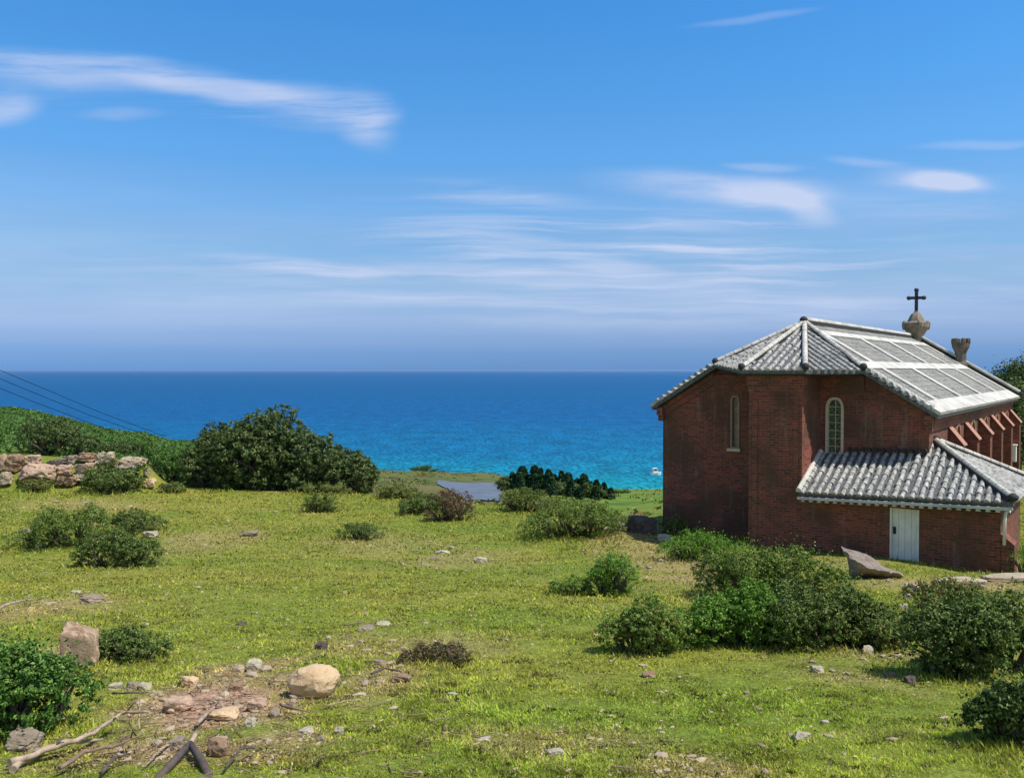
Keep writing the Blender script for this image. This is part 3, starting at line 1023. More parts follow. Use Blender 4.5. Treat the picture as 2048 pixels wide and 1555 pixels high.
def ribs(mb, pl, sp=.29, rad=.075, tile=.30, over=.06, mi=0, seed=0, inset=.12):
    rs = random.Random(seed)
    sag = [rs.uniform(-.012, .012) for _ in range(400)]
    e0 = min(q[0] for q in pl.q); e1 = max(q[0] for q in pl.q)
    n = max(1, int((e1 - e0) / sp)); s = (e1 - e0) / n
    for i in range(n):
        e = e0 + (i + .5) * s
        c = pl.clip(e)
        if not c or c[1] - c[0] < .25: continue
        a, b = c[0] + inset, c[1] + over
        m = max(1, int((b - a) / tile)); L = (b - a) / m
        for j in range(m):
            d0 = a + j * L; d1 = d0 + L + .02
            w0 = rad * .80; w1 = rad * 1.08; je = rs.uniform(-.016, .016) + sag[i % 400]; w0 *= rs.uniform(.85, 1.12); w1 *= rs.uniform(.85, 1.12)
            A = []; B = []
            for k_ in range(6):
                t = math.pi * k_ / 5
                A.append(pl.pt(e + je + math.cos(t) * w0, d0, math.sin(t) * w0 * 1.05 - .005 + .012))
                B.append(pl.pt(e + je + math.cos(t) * w1, d1, math.sin(t) * w1 * 1.05 + .005))
            for k_ in range(5):
                mb.face([A[k_], A[k_ + 1], B[k_ + 1], B[k_]], mi, True)
            mb.face(B, mi)


PR = Plane(pR); PLf = Plane(pL)
mb = MB(); ribs(mb, PR, .29, .07, seed=1); ribs(mb, PLf, .29, .07, seed=2)
mb.build('roof_tile', TILED, roof)
mb = MB()
for i, t in enumerate(tri): ribs(mb, Plane(t), .25, .075, .28, .05, seed=5 + i, inset=.05)
mb.build('rounded_tile', TILER, roof)


def band(mb, pl, x0, x1, t0, t1, h=.115):
    """raised strip on the roof slope between off x0..x1 and along t0..t1"""
    s = 1 if x0 + x1 > 0 else -1
    up = pl.n
    P = [P3(x0, t0), P3(x1, t0), P3(x1, t1), P3(x0, t1)]
    T = [p + up * h for p in P]
    if s < 0: T = T[::-1]; P = P[::-1]
    mb.face(T)
    for i in range(4):
        j = (i + 1) % 4; mb.face([T[j], T[i], P[i], P[j]])


mb = MB()
for s in (1, -1):
    pl = PR if s > 0 else PLf
    band(mb, pl, s * 4.50, s * 5.03, EO + .02, FAR)                # eaves band
    band(mb, pl, s * 2.42, s * 2.80, EO + .25 if s > 0 else .25, FAR, .117)           # middle band
    band(mb, pl, s * .55, s * .85, 1.75, FAR, .117)              # upper band
    for t in (1.9, 6.6, 11.3, 15.8, 19.6):
        band(mb, pl, s * .852, s * 2.418, t - .26, t + .26, .113)
        band(mb, pl, s * 2.802, s * 4.498, t - .26, t + .26, .113)
mb.build('plaster_band', PLASTER, roof)
# verge: short round tiles laid across the raking edge
for s in (1, -1):
    mb = MB()
    a = 2.95 if s > 0 else 2.7
    x = a
    while x < 5.0:
        p = P3(s * x, EO - .08); q = P3(s * x, EO + .36)
        mb.bar(p, q, .17, .15, 0, rnd=True, seg=6, lift=.03)
        x += .23
    mb.build('verge_tile', TILER, roof)
for s in (1, -1):
    mb = MB()
    a = 2.82 if s > 0 else 2.6
    mb.bar(P3(s * a, EO + .48), P3(s * 5.02, EO + .48), .18, .14, rnd=True)
    mb.build('verge_band', PLASTER, roof)
# ridge and hips: dark tile courses under a white rounded capping
def cap(name, p, q, parent, w=.30, dark=.12, h=.13):
    m1 = MB(); m1.bar(p, q, w, dark + .1, 0, lift=-.1)
    a = m1.build('ridge_course', DARK, parent)
    m1 = MB()
    p = Vector(p); q = Vector(q); L = (q - p).length; n = max(2, int(L / .34))
    for i in range(n):
        u = p + (q - p) * (i / n); v = p + (q - p) * ((i + .93) / n)
        m1.bar(u, v, w * .84, h, 0, rnd=True, seg=6, lift=dark)
    return m1.build(name, PLASTER, parent)


cap('ridge_cap', Aap + Vector((0, -.05, .02)), P3(0, FAR - .3) + Vector((0, 0, .02)), roof, .26)
for q in (Ll, Lf, Rf, Rr):
    cap('hip_cap', Aap + (q - Aap) * .02, q + (Aap - q) * .02, roof, .21, .09, .09)
for q in (Aap + Vector((0, -.08, .12)), Ll + Vector((0, 0, .08)), Lf + Vector((0, 0, .08)), Rf + Vector((0, 0, .08)), Rr + Vector((0, 0, .08))):
    big = 1.0 if q.z > 7.5 else .85
    mb = MB()
    mb.lathe([(.05, -.08), (.13 * big, -.02), (.15 * big, .06), (.10 * big, .13), (.04, .16)], q, 10)
    mb.build('end_tile', DARK, roof)

# eaves boards
mb = MB()
for a, b in ((Ll, Lf), (Lf, Rf), (Rf, Rr)):
    mb.bar(a + (Aap - a) * .03 + Vector((0, 0, -.22)), b + (Aap - b) * .03 + Vector((0, 0, -.22)), .06, .1)
mb.build('fascia', DARK, roof)

# annex roof
C1 = Vector(W((1.30, -2.28, -3.93))); C2 = Vector(W((7.30, -2.28, -3.70))); Bk = Vector(W((7.30, 3.25, -3.72)))
Pk = Vector(W((4.72, .75, -2.36))); T1 = Vector(W((1.30, -.003, -2.84))); T2 = Vector(W((4.70, -.003, -2.74)))
mb = MB()
fr = [T1, C1, C2, Pk, T2]; sd_ = [Pk, C2, Bk]; bk = [Pk, Bk, Vector(W((4.72, 3.25, -3.72)))]
for p in (fr, sd_, bk): mb.slab(p, .11)
aroof = mb.build('annex_roof', TILE, church)
mb = MB()
ribs(mb, Plane([T1, C1, C2, Pk], down=(0, -1, -.45)), .25, .076, .30, .07, seed=11, inset=.06)
ribs(mb, Plane(sd_), .27, .085, .33, .07, seed=12, inset=.15); ribs(mb, Plane(bk), .27, .085, .33, .07, seed=13)
mb.build('rounded_tile', TILER, aroof)
cap('hip_cap', Pk, C2 + (Pk - C2) * .02, aroof, .21, .10, .10)
cap('hip_cap', Pk, Bk + (Pk - Bk) * .02, aroof, .21, .10, .10)
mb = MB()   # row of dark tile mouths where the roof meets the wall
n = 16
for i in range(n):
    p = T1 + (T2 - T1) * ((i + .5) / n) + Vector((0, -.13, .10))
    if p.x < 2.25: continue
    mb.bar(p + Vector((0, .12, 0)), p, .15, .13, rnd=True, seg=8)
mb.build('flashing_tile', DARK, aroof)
mb = MB(); mb.lathe([(.05, -.06), (.14, 0), (.15, .08), (.05, .17)], C2 + Vector((0, 0, .08)), 10); mb.build('end_tile', DARK, aroof); mb = MB(); mb.lathe([(.05, -.06), (.13, 0), (.13, .08), (.05, .15)], Pk + Vector((0.05, 0, .08)), 10)
mb.build('end_tile', DARK, aroof)
mb = MB(); mb.bar(C1 + Vector((-.03, -.03, -.235)), C2 + Vector((0, -.03, -.235)), .10, .085)
for i in range(24):
    p = C1 + (C2 - C1) * ((i + .5) / 24) + Vector((0, .02, -.315))
    mb.bar(p, p + Vector((0, .3, .08)), .13, .075, rnd=True, seg=4)
mb.build('gutter', PLASTER2, aroof)
mb = MB(); mb.bar(C1 + Vector((0, 0, .0)), T1, .20, .16, rnd=True)
mb.build('verge_band', PLASTER, aroof)

# far gable: parapet, cross and pinnacles
mb = MB()
for s in (1, -1):
    mb.bar(P3(0, 20.15), P3(s * 5.05, 20.15), .34, .30)
par = mb.build('gable_parapet', DARK, church)
mb = MB()
for s in (1, -1):
    mb.bar(P3(0, 20.15) + Vector((0, 0, .31)), P3(s * 5.05, 20.15) + Vector((0, 0, .31)), .42, .09)
mb.build('coping', PLASTER, par)
top = Vector(P3(.2, 20.1))
mb = MB()
mb.lathe([(.34, -.4), (.32, .15), (.40, .30), (.52, .50), (.66, .72), (.66, .95), (.54, .99), (.44, 1.04), (.40, 1.14), (.33, 1.30), (.26, 1.42), (.12, 1.52), (.09, 1.6)], top, 8)
for i in range(4):
    t = math.pi / 2 * i + .5
    mb.lathe([(.1, .58), (.15, .76), (.15, .96), (.08, 1.06)], top + Vector((.58 * math.cos(t), .58 * math.sin(t), 0)), 6)
cb = mb.build('cross_base', STONE, church)
mb = MB()
ux = Vector((.93, .37, 0)).normalized()   # across the line of sight
c0 = top + Vector((0, 0, 1.5))
mb.bar(c0, c0 + Vector((0, 0, 1.22)), .15, .15, up=ux, lift=-.075)
q = c0 + Vector((0, 0, .80))
mb.bar(q - ux * .37, q + ux * .37, .15, .15, lift=-.075)
for e_ in (q - ux * .37, q + ux * .37, c0 + Vector((0, 0, 1.22))):
    mb.lathe([(.05, -.11), (.12, -.05), (.12, .05), (.05, .11)], e_, 6)
mb.build('cross', IRON, church)
for s in (1, -1):
    pb = Vector(P3(s * 2.37, 20.1))
    mb = MB()
    mb.lathe([(.42, -.4), (.42, .1), (.29, .2), (.27, .62), (.33, .80), (.43, .98), (.44, 1.16), (.38, 1.17)], pb, 8)
    for i in range(6):
        t = math.pi * 2 * i / 6
        mb.lathe([(.10, 1.1), (.13, 1.22), (.12, 1.40), (.05, 1.44)], pb + Vector((.34 * math.cos(t), .34 * math.sin(t), 0)), 6)
    mb.build('pinnacle', STONED, church)
mb = MB(); mb.box(W((4.86, 18.95, -4.55)), W((5.06, 19.28, -3.75))); mb.box(W((4.84, 18.9, -3.745)), W((5.1, 19.34, -3.7)))
mb.build('meter_box', WHITEP, church, bevel=.01)

# ------------------------------------------------------------------ shrubs
RK = {
    'tan': mat_rock('sandstone', (.46, .31, .17), (.68, .50, .31), (.74, .62, .42)),
    'pale': mat_rock('pale_rock', (.28, .24, .17), (.56, .50, .36), (.72, .67, .50)),
    'grey': mat_rock('grey_rock', (.17, .135, .095), (.36, .29, .21), (.56, .52, .42)),
    'pink': mat_rock('pink_rock', (.34, .22, .15), (.56, .40, .28), (.66, .56, .42)),
    'brown': mat_rock('brown_rock', (.18, .11, .065), (.38, .25, .16), (.42, .35, .25)),
    'slab': mat_rock('slab_rock', (.13, .10, .08), (.32, .26, .22), (.55, .50, .44)),
    'buff': mat_rock('buff_rock', (.30, .23, .15), (.52, .43, .30), (.62, .55, .42)),
    'pebble': mat_rock('pebble', (.26, .19, .12), (.50, .41, .28), (.62, .55, .40)),
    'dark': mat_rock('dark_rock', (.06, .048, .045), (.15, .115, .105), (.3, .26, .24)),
}
# (px0, px1, ytop, ybase, depth factor, D or None, material, leaf m, n, dry, label)
BU = [
    (388, 580, 830, 986, .7, 46.8, L_THICK, .19, 22000, 0, 'left half of the tall thicket crown, rounded and dark above the shoulder', 'thicket'),
    (362, 500, 862, 986, .7, 46.2, L_THICK, .18, 12000, 0, 'left shoulder of the dark thicket, reddish-green and lower than the main crown', 'thicket'),
    (430, 692, 812, 986, .6, 46.5, L_THICK, .19, 34000, 0, 'big rounded dark evergreen thicket, tallest shrub on the far meadow edge', 'thicket'),
    (590, 762, 888, 984, .7, 46.5, L_THICK, .17, 15000, 0, 'lower dark thicket sloping down on the seaward right of the tallest thicket', 'thicket'),
    (38, 200, 832, 925, .6, 50, L_THICK, .15, 11000, 0, 'dark green shrub on the bank above the boulders at the left', 'bush'),
    (195, 300, 880, 915, .6, 62, L_THICK, .15, 4000, 0, 'low green shrub on the slope between bank shrub and thicket', 'bush'),
    (282, 380, 893, 984, .8, 47.5, L_HILL, .14, 7000, 0, 'green shrub touching the left foot of the tallest thicket', 'bush'),
    (150, 292, 928, 996, .6, 43.5, L_DARK, .12, 8000, 0, 'low dark shrub growing in front of the boulder bank', 'bush'),
    (40, 112, 955, 987, .6, 44.5, L_OLIVE, .10, 2500, .2, 'small olive shrub at the foot of the leftmost boulders', 'bush'),
    (318, 372, 962, 992, .7, 44.5, L_OLIVE, .10, 1800, .1, 'small olive shrub below the left foot of the tallest thicket', 'bush'),
    (44, 222, 994, 1100, .55, None, L_MID, .075, 13000, .06, 'broad olive green shrub standing alone on the left meadow', 'bush'),
    (205, 322, 1018, 1072, .6, None, L_DARK, .07, 7000, 0, 'small dark shrub behind the right side of the left meadow clump', 'bush'),
    (150, 312, 1054, 1139, .5, None, L_DARK, .065, 12000, 0, 'dark spreading shrub at the front of the left meadow clump', 'bush'),
    (604, 682, 984, 1029, .6, None, L_OLIVE, .08, 3500, .05, 'small round shrub in front of the thicket at mid meadow', 'bush'),
    (592, 712, 964, 990, .6, 45, L_OLIVE, .10, 3000, .1, 'thin olive ground shrub between thicket and small round shrub', 'bush'),
    (748, 846, 968, 1010, .6, 42.5, L_OLIVE, .09, 4500, .1, 'olive shrub right of the thicket on the meadow edge', 'bush'),
    (796, 888, 982, 1032, .6, None, L_DARK, .08, 5000, .1, 'dark shrub next to the brownish twiggy shrub at mid meadow', 'bush'),
    (858, 946, 976, 1046, .6, None, L_BROWN, .08, 5500, .28, 'brownish twiggy shrub at mid meadow', 'bush'),
    (988, 1112, 970, 1028, .6, None, L_OLIVE, .08, 7000, .04, 'grey-green shrub before the grey plot and the dark pines', 'bush'),
    (1052, 1256, 992, 1082, .55, None, L_MID, .075, 15000, .05, 'wide olive shrub with dark base left of the church corner', 'bush'),
    (676, 764, 1044, 1085, .6, None, L_DARK, .06, 3500, 0, 'tiny dark shrub alone in the middle of the meadow', 'bush'),
    (1322, 1392, 1030, 1076, .6, None, L_OLIVE, .06, 3500, .12, 'pale olive shrub against the left corner of the church wall', 'bush'),
    (1316, 1482, 1048, 1128, .6, None, L_GREEN, .06, 10000, 0, 'green shrub at the upper left of the shrub patch by the church', 'bush'),
    (1378, 1674, 1070, 1206, .5, None, L_MID, .05, 26000, .03, 'long mid green shrub mass directly below the church wall', 'bush'),
    (1345, 1570, 1150, 1298, .5, None, L_GREEN, .042, 20000, 0, 'bright green leafy shrub in the middle of the shrub patch', 'bush'),
    (1500, 1790, 1148, 1304, .5, None, L_DARK, .042, 28000, 0, 'large dark shrub at the lower right of the shrub patch', 'bush'),
    (1206, 1366, 1168, 1312, .5, None, L_SOFT, .042, 12000, .10, 'light green shrub with reddish stalks at the left end of the patch', 'bush'),
    (1176, 1276, 1090, 1196, .6, None, L_GREEN, .045, 5500, 0, 'loose soft green shrub left of the shrub patch', 'bush'),
    (1104, 1186, 1145, 1194, .6, None, L_SOFT, .045, 2600, 0, 'faint tuft of tall green weeds leftmost beside the loose shrub', 'weeds'),
    (1808, 2110, 1180, 1362, .5, None, L_DARK, .042, 30000, 0, 'large dark shrub at the right edge below the annex', 'bush'),
    (1822, 1968, 1164, 1225, .6, None, L_OLIVE, .05, 6500, .3, 'brownish olive shrub between pale ledge and large right shrub', 'bush'),
    (1962, 2120, 1370, 1504, .6, None, L_DARK, .038, 12000, 0, 'dark shrub cut by the lower right edge of the picture', 'bush'),
    (-110, 158, 1258, 1488, .6, None, L_BRIGHT, .038, 17000, 0, 'glossy bright green leafy bush in the lower left corner', 'bush'),
    (172, 336, 1258, 1328, .6, None, L_DARK, .032, 9000, 0, 'low dark cushion shrub right of the upright stone', 'bush'),
    (806, 944, 1286, 1334, .6, None, L_BROWN, .030, 4500, .15, 'low withered brown shrub in the near meadow', 'bush'),
    (1640, 1740, 1195, 1290, .7, None, L_MID, .042, 9000, 0, 'mid green lobe on the right shoulder of the large dark patch shrub', 'bush'),
    (1450, 1560, 1120, 1190, .7, None, L_DARK, .045, 7000, 0, 'dark shrub in the middle of the patch behind the bright green one', 'bush'),
    (1690, 1800, 1240, 1306, .7, None, L_OLIVE, .04, 7000, .1, 'low olive shrub ending the patch at its lower right', 'bush'),
    (2030, 2090, 1074, 1118, .6, 23.5, L_GREEN, .05, 2500, 0, 'green shrub at the right edge beside the annex buttress', 'bush'),
    (985, 1110, 950, 1004, .4, 97, L_THICK, .24, 6000, 0, 'dark undergrowth under the left half of the pines', 'bush'),
    (1085, 1240, 964, 1006, .4, 92, L_THICK, .24, 6000, 0, 'dark undergrowth under the right half of the pines', 'bush'),
    (818, 876, 930, 943, .6, 188, L_HILL, .5, 800, 0, 'dark shrub on the coastal bluff left of the pines', 'bush'),
    (1216, 1264, 982, 998, .6, 122, L_HILL, .35, 900, 0, 'dark shrub at the right end of the pine row', 'bush'),
]
for i, (a, b, yt, yb, df, D, mat, lf, n, dry, lab, cat) in enumerate(BU):
    c = hit((a + b) / 2, yb - 3)
    if D is not None:
        p = at((a + b) / 2, yb, D); c = Vector((p.x, D, g1(p.x, D)))
    w = (b - a) * c.y / F; d = w * df
    top_z = at((a + b) / 2, yt, c.y + d * .35).z
    base = Vector((c.x * (1 + d * .42 / c.y), c.y + d * .42, 0)); base.z = g1(base.x, base.y)
    h = max(top_z - base.z, .12 * w) * 1.02
    bush('shrub' if cat != 'weeds' else 'weeds', base, w * (1.24 if a > 1800 else 1.06 if c.y > 30 else 1.10), d * (1.15 if c.y > 30 else 1.25), h * (1.12 if a > 1800 else .97 if c.y > 26 or c.x < 0 else .88), mat, 100 + i * 7, lf * .80, int(n * 1.5), lab, cat, None, dry=dry)

# low scrub on the hillside at the left (far, one mass)
rs = np.random.RandomState(4)
Cs = []; Ns = []
for i in range(1300):
    px = rs.uniform(-200, 400); D = rs.uniform(50, 118)
    x = (px - 1024) / F * D
    z = g1(x, D); m = 34; s = rs.uniform(.25, .65)
    v = rs.normal(0, 1, (m, 3)); v /= np.linalg.norm(v, axis=1)[:, None]; v[:, 2] = np.abs(v[:, 2])
    Cs.append(np.array([x, D, z]) + v * np.array([s, s, s * .55])); Ns.append(v)
me = leaf_mesh('scrub', np.vstack(Cs), np.vstack(Ns), .26, 3)
tag(link('hillside_scrub', me, L_HILL), 'bright green low scrub covering the hillside above the sea at the left', 'scrub', kind='stuff')
Cs = []; Ns = []
for i in range(420):
    px = rs.uniform(740, 1330); D = rs.uniform(52, 200)
    if 850 < px < 1025 and 66 < D < 140: continue
    if px > 1020 and rs.rand() < .75 and D > 60: continue
    x = (px - 1024) / F * D; z = g1(x, D); m = 16; s = rs.uniform(.3, .8)
    v = rs.normal(0, 1, (m, 3)); v /= np.linalg.norm(v, axis=1)[:, None]; v[:, 2] = np.abs(v[:, 2])
    Cs.append(np.array([x, D, z]) + v * np.array([s * 1.5, s * 1.5, s * .5])); Ns.append(v)
me = leaf_mesh('heath', np.vstack(Cs), np.vstack(Ns), .4, 3, dryp=.25)
tag(link('heath', me, L_OLIVE), 'brown-green heath on the lower coastal land in front of the sea', 'heath', kind='stuff')

# ------------------------------------------------------------------ pines on the lower land
def pine(px, yt, yb, D, seed, label):
    x = (px - 1024) / F * D; z0 = at(px, yb, D).z
    zg = g1(x, D); h = at(px, yt, D).z - zg
    rs = np.random.RandomState(seed)
    root = tag(empty('pine_tree', (x, D, zg)), label, 'pine tree', 'dark pines on the lower coastal land')
    n = 800
    t = rs.rand(n) ** .8
    r = (1 - t) ** rs.uniform(.45, .95) * h * rs.uniform(.24, .42) * rs.uniform(.35, 1.1, n) + .08
    an = rs.uniform(0, 2 * math.pi, n)
    C = np.stack([np.cos(an) * r, np.sin(an) * r, .12 * h + t * h * .9 + rs.uniform(-.1, .1, n)], 1)
    N = np.stack([np.cos(an), np.sin(an), np.full(n, .5)], 1)
    link('crown', leaf_mesh('crown', C, N, .42, seed, .5), L_PINE, root)
    b = MB(); b.tube([(0, 0, -.2), (0, 0, h * .95)], [.11, .03], 6); b.build('trunk', BARK, root)


PN = [(1012, 948, 975), (1030, 942, 978), (1050, 938, 982), (1064, 936, 984), (1080, 938, 988), (1098, 940, 990), (1112, 944, 992), (1128, 947, 994),
      (1142, 950, 996), (1156, 952, 998), (1170, 955, 999), (1184, 957, 1000), (1198, 959, 1000), (1210, 964, 1000), (1224, 974, 1000),
      (1040, 950, 986), (1072, 950, 992), (1105, 955, 998), (1136, 962, 1002), (1164, 966, 1003), (1190, 970, 1003)]
PL_ = ['first pine at the left end of the dark pine row', 'second pine from the left end of the dark pine row', 'third pine from the left in the back of the pine row', 'tallest looking pine on the left half of the row',
       'fifth pine from the left in the back row', 'sixth pine from the left in the back row', 'seventh pine from the left in the back row', 'middle pine of the back row',
       'ninth pine from the left, just right of the middle', 'tenth pine from the left in the back row', 'pointed pine fifth from the right of the back row', 'pointed pine fourth from the right of the back row', 'pointed pine third from the right of the back row',
       'second pine from the right end of the pine row', 'smallest pine at the right end of the pine row', 'leftmost pine of the front row of pines', 'second pine of the front row of pines', 'third pine of the front row of pines',
       'fourth pine of the front row of pines', 'fifth pine of the front row of pines', 'rightmost pine of the front row of pines']
_pr = random.Random(8)
for i, ((px, yt, yb), lab) in enumerate(zip(PN, PL_)):
    px += _pr.uniform(-6, 6); yt += _pr.uniform(-6, 10)
    pine(px, yt, yb, (99 if i < 15 else 91) - (px - 1010) * .03, 900 + i, lab)

# ------------------------------------------------------------------ trees behind the church at the right
def tree(px, ytop, D, w, label, seed, mat=L_DARK, n=22000, leaf=.16, low=.35):
    x = (px - 1024) / F * D; zg = g1(x, D); h = at(px, ytop, D).z - zg
    rs = np.random.RandomState(seed)
    root = tag(empty('broadleaf_tree', (x, D, zg)), label, 'tree')
    nl = 16; L = []
    for i in range(nl):
        a = rs.uniform(0, 2 * math.pi); rr_ = rs.uniform(0, .36) * w; t = rs.uniform(low, .92)
        s = w * rs.uniform(.14, .24)
        zc = min(h * t, h - s * .8) * (1 - .25 * (rr_ / w) ** 1)
        L.append((math.cos(a) * rr_, math.sin(a) * rr_, zc, s, s, s * .8))
    L.append((0, 0, h - w * .13, w * .17, w * .17, w * .13))
    La = np.array(L); nc = n // 30
    li = rs.randint(0, len(L), nc); v = rs.normal(0, 1, (nc, 3)); v /= np.linalg.norm(v, axis=1)[:, None]
    cc = La[li, :3] + v * La[li, 3:] * rs.uniform(.6, 1.08, nc)[:, None]
    ci = rs.randint(0, nc, n); off = rs.normal(0, .22, (n, 3))
    C = cc[ci] + off
    link('crown', leaf_mesh('crown', C, v[ci] + off * 2, leaf, seed, .55), mat, root)
    b = MB(); b.tube([(0, 0, -.2), (.1, 0, h * .35), (0, .1, h * .7)], [.22, .16, .06], 8)
    for l in L[:10]:
        b.tube([(0.05, 0, h * .3), ((l[0]) * .5, l[1] * .5, (h * .35 + l[2]) / 2), l[:3]], [.09, .06, .02], 5)
    b.build('trunk', BARK, root)


tree(2062, 712, 50, 5.6, 'dark broadleaf tree rising behind the far right end of the church roof', 41, mat=L_THICK)
tree(2036, 772, 44.5, 2.6, 'lower dark tree touching the right roof eave of the church', 42, mat=L_THICK, n=9000, leaf=.13)
tree(1978, 776, 44.2, 1.3, 'small sapling poking over the right eave of the church roof', 43, n=2500, leaf=.11, low=.6)

# ------------------------------------------------------------------ rocks
def rock(px, yb, w, h, mat, label, seed, D=None, depth=.8, tilt=0, rz=0, rough=.14, sink=.16, name='rock', cat='rock', group=None, sub=4, planes=11, cap_=1.15):
    if D is None:
        c = hit(px, yb - 1)
    else:
        p = at(px, yb, D); c = Vector(p)
    sw = w * c.y / F; sh = h * c.y / F; dp = sw * depth
    if w < 60 and name == 'rock': sw *= .86; dp *= .86; sh *= .72; sink += .1
    me = rock_mesh(seed, sw, dp, sh * (1 + sink), rough, planes, sub, cap_)
    z = (c.z if D is not None else g1(c.x, c.y + dp * .4)) - sh * sink
    loc = (c.x, c.y + dp * .42, z)
    o = link(name, me, RK[mat], None, loc, (0, R(tilt), rz))
    tag(o, label, cat, group)
    return o


GW = 'boulders of the stony bank'
ST = [(2, 941, 22, 30, 'pink', 'pink-brown boulder cut by the left edge, upper row of the bank'),
      (24, 944, 42, 30, 'brown', 'brown boulder second from the left edge in the upper row'),
      (60, 934, 42, 26, 'pink', 'pinkish boulder standing higher than its left neighbours'),
      (62, 970, 76, 38, 'pink', 'largest tan boulder in the lower left of the bank'),
      (96, 966, 26, 28, 'pale', 'pale boulder against the right end of the largest one'),
      (10, 969, 26, 24, 'pale', 'pale boulder at the left edge in the lower row'),
      (134, 929, 32, 20, 'grey', 'grey boulder in the upper row right of the dark gap'),
      (168, 924, 42, 16, 'brown', 'flat brown boulder in the middle of the upper row'),
      (205, 934, 36, 28, 'pale', 'pale rounded boulder in the upper row'),
      (260, 934, 54, 22, 'pale', 'long pale boulder at the right end of the upper row'),
      (128, 954, 30, 22, 'pink', 'squarish pink boulder in the second row under the grey one'),
      (157, 948, 24, 21, 'grey', 'grey rounded boulder in the middle of the second row'),
      (179, 944, 24, 18, 'pink', 'small pink boulder under the flat brown one'),
      (159, 962, 32, 14, 'pale', 'thin pale stone low in the bank beside the front shrub'),
      (122, 970, 20, 18, 'brown', 'small brown stone low in the dark gap of the bank'),
      (292, 949, 16, 14, 'pale', 'small pale stone right of the bank under the long boulder'),
      (296, 975, 22, 18, 'tan', 'small tan stone at the foot of the right end of the bank'),
      (228, 934, 18, 14, 'brown', 'small brown stone wedged between the two pale upper boulders'),
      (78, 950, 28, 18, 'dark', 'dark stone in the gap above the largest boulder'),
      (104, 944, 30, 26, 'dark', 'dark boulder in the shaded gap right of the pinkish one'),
      (140, 972, 30, 16, 'brown', 'brown stone half sunk at the foot of the bank'),
      (205, 950, 30, 18, 'brown', 'brown stone behind the front shrub under the pale rounded boulder'),
      (250, 948, 40, 18, 'grey', 'grey stone behind the front shrub under the long pale boulder')]
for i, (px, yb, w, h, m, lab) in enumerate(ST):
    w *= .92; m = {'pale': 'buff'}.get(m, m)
    rock(px, yb, w, h, m, lab, 300 + i, D=45.3 + (970 - yb) * .028, depth=.75, rough=.22, group=GW, name='boulder', cat='boulder', sub=4, sink=.06, planes=9)

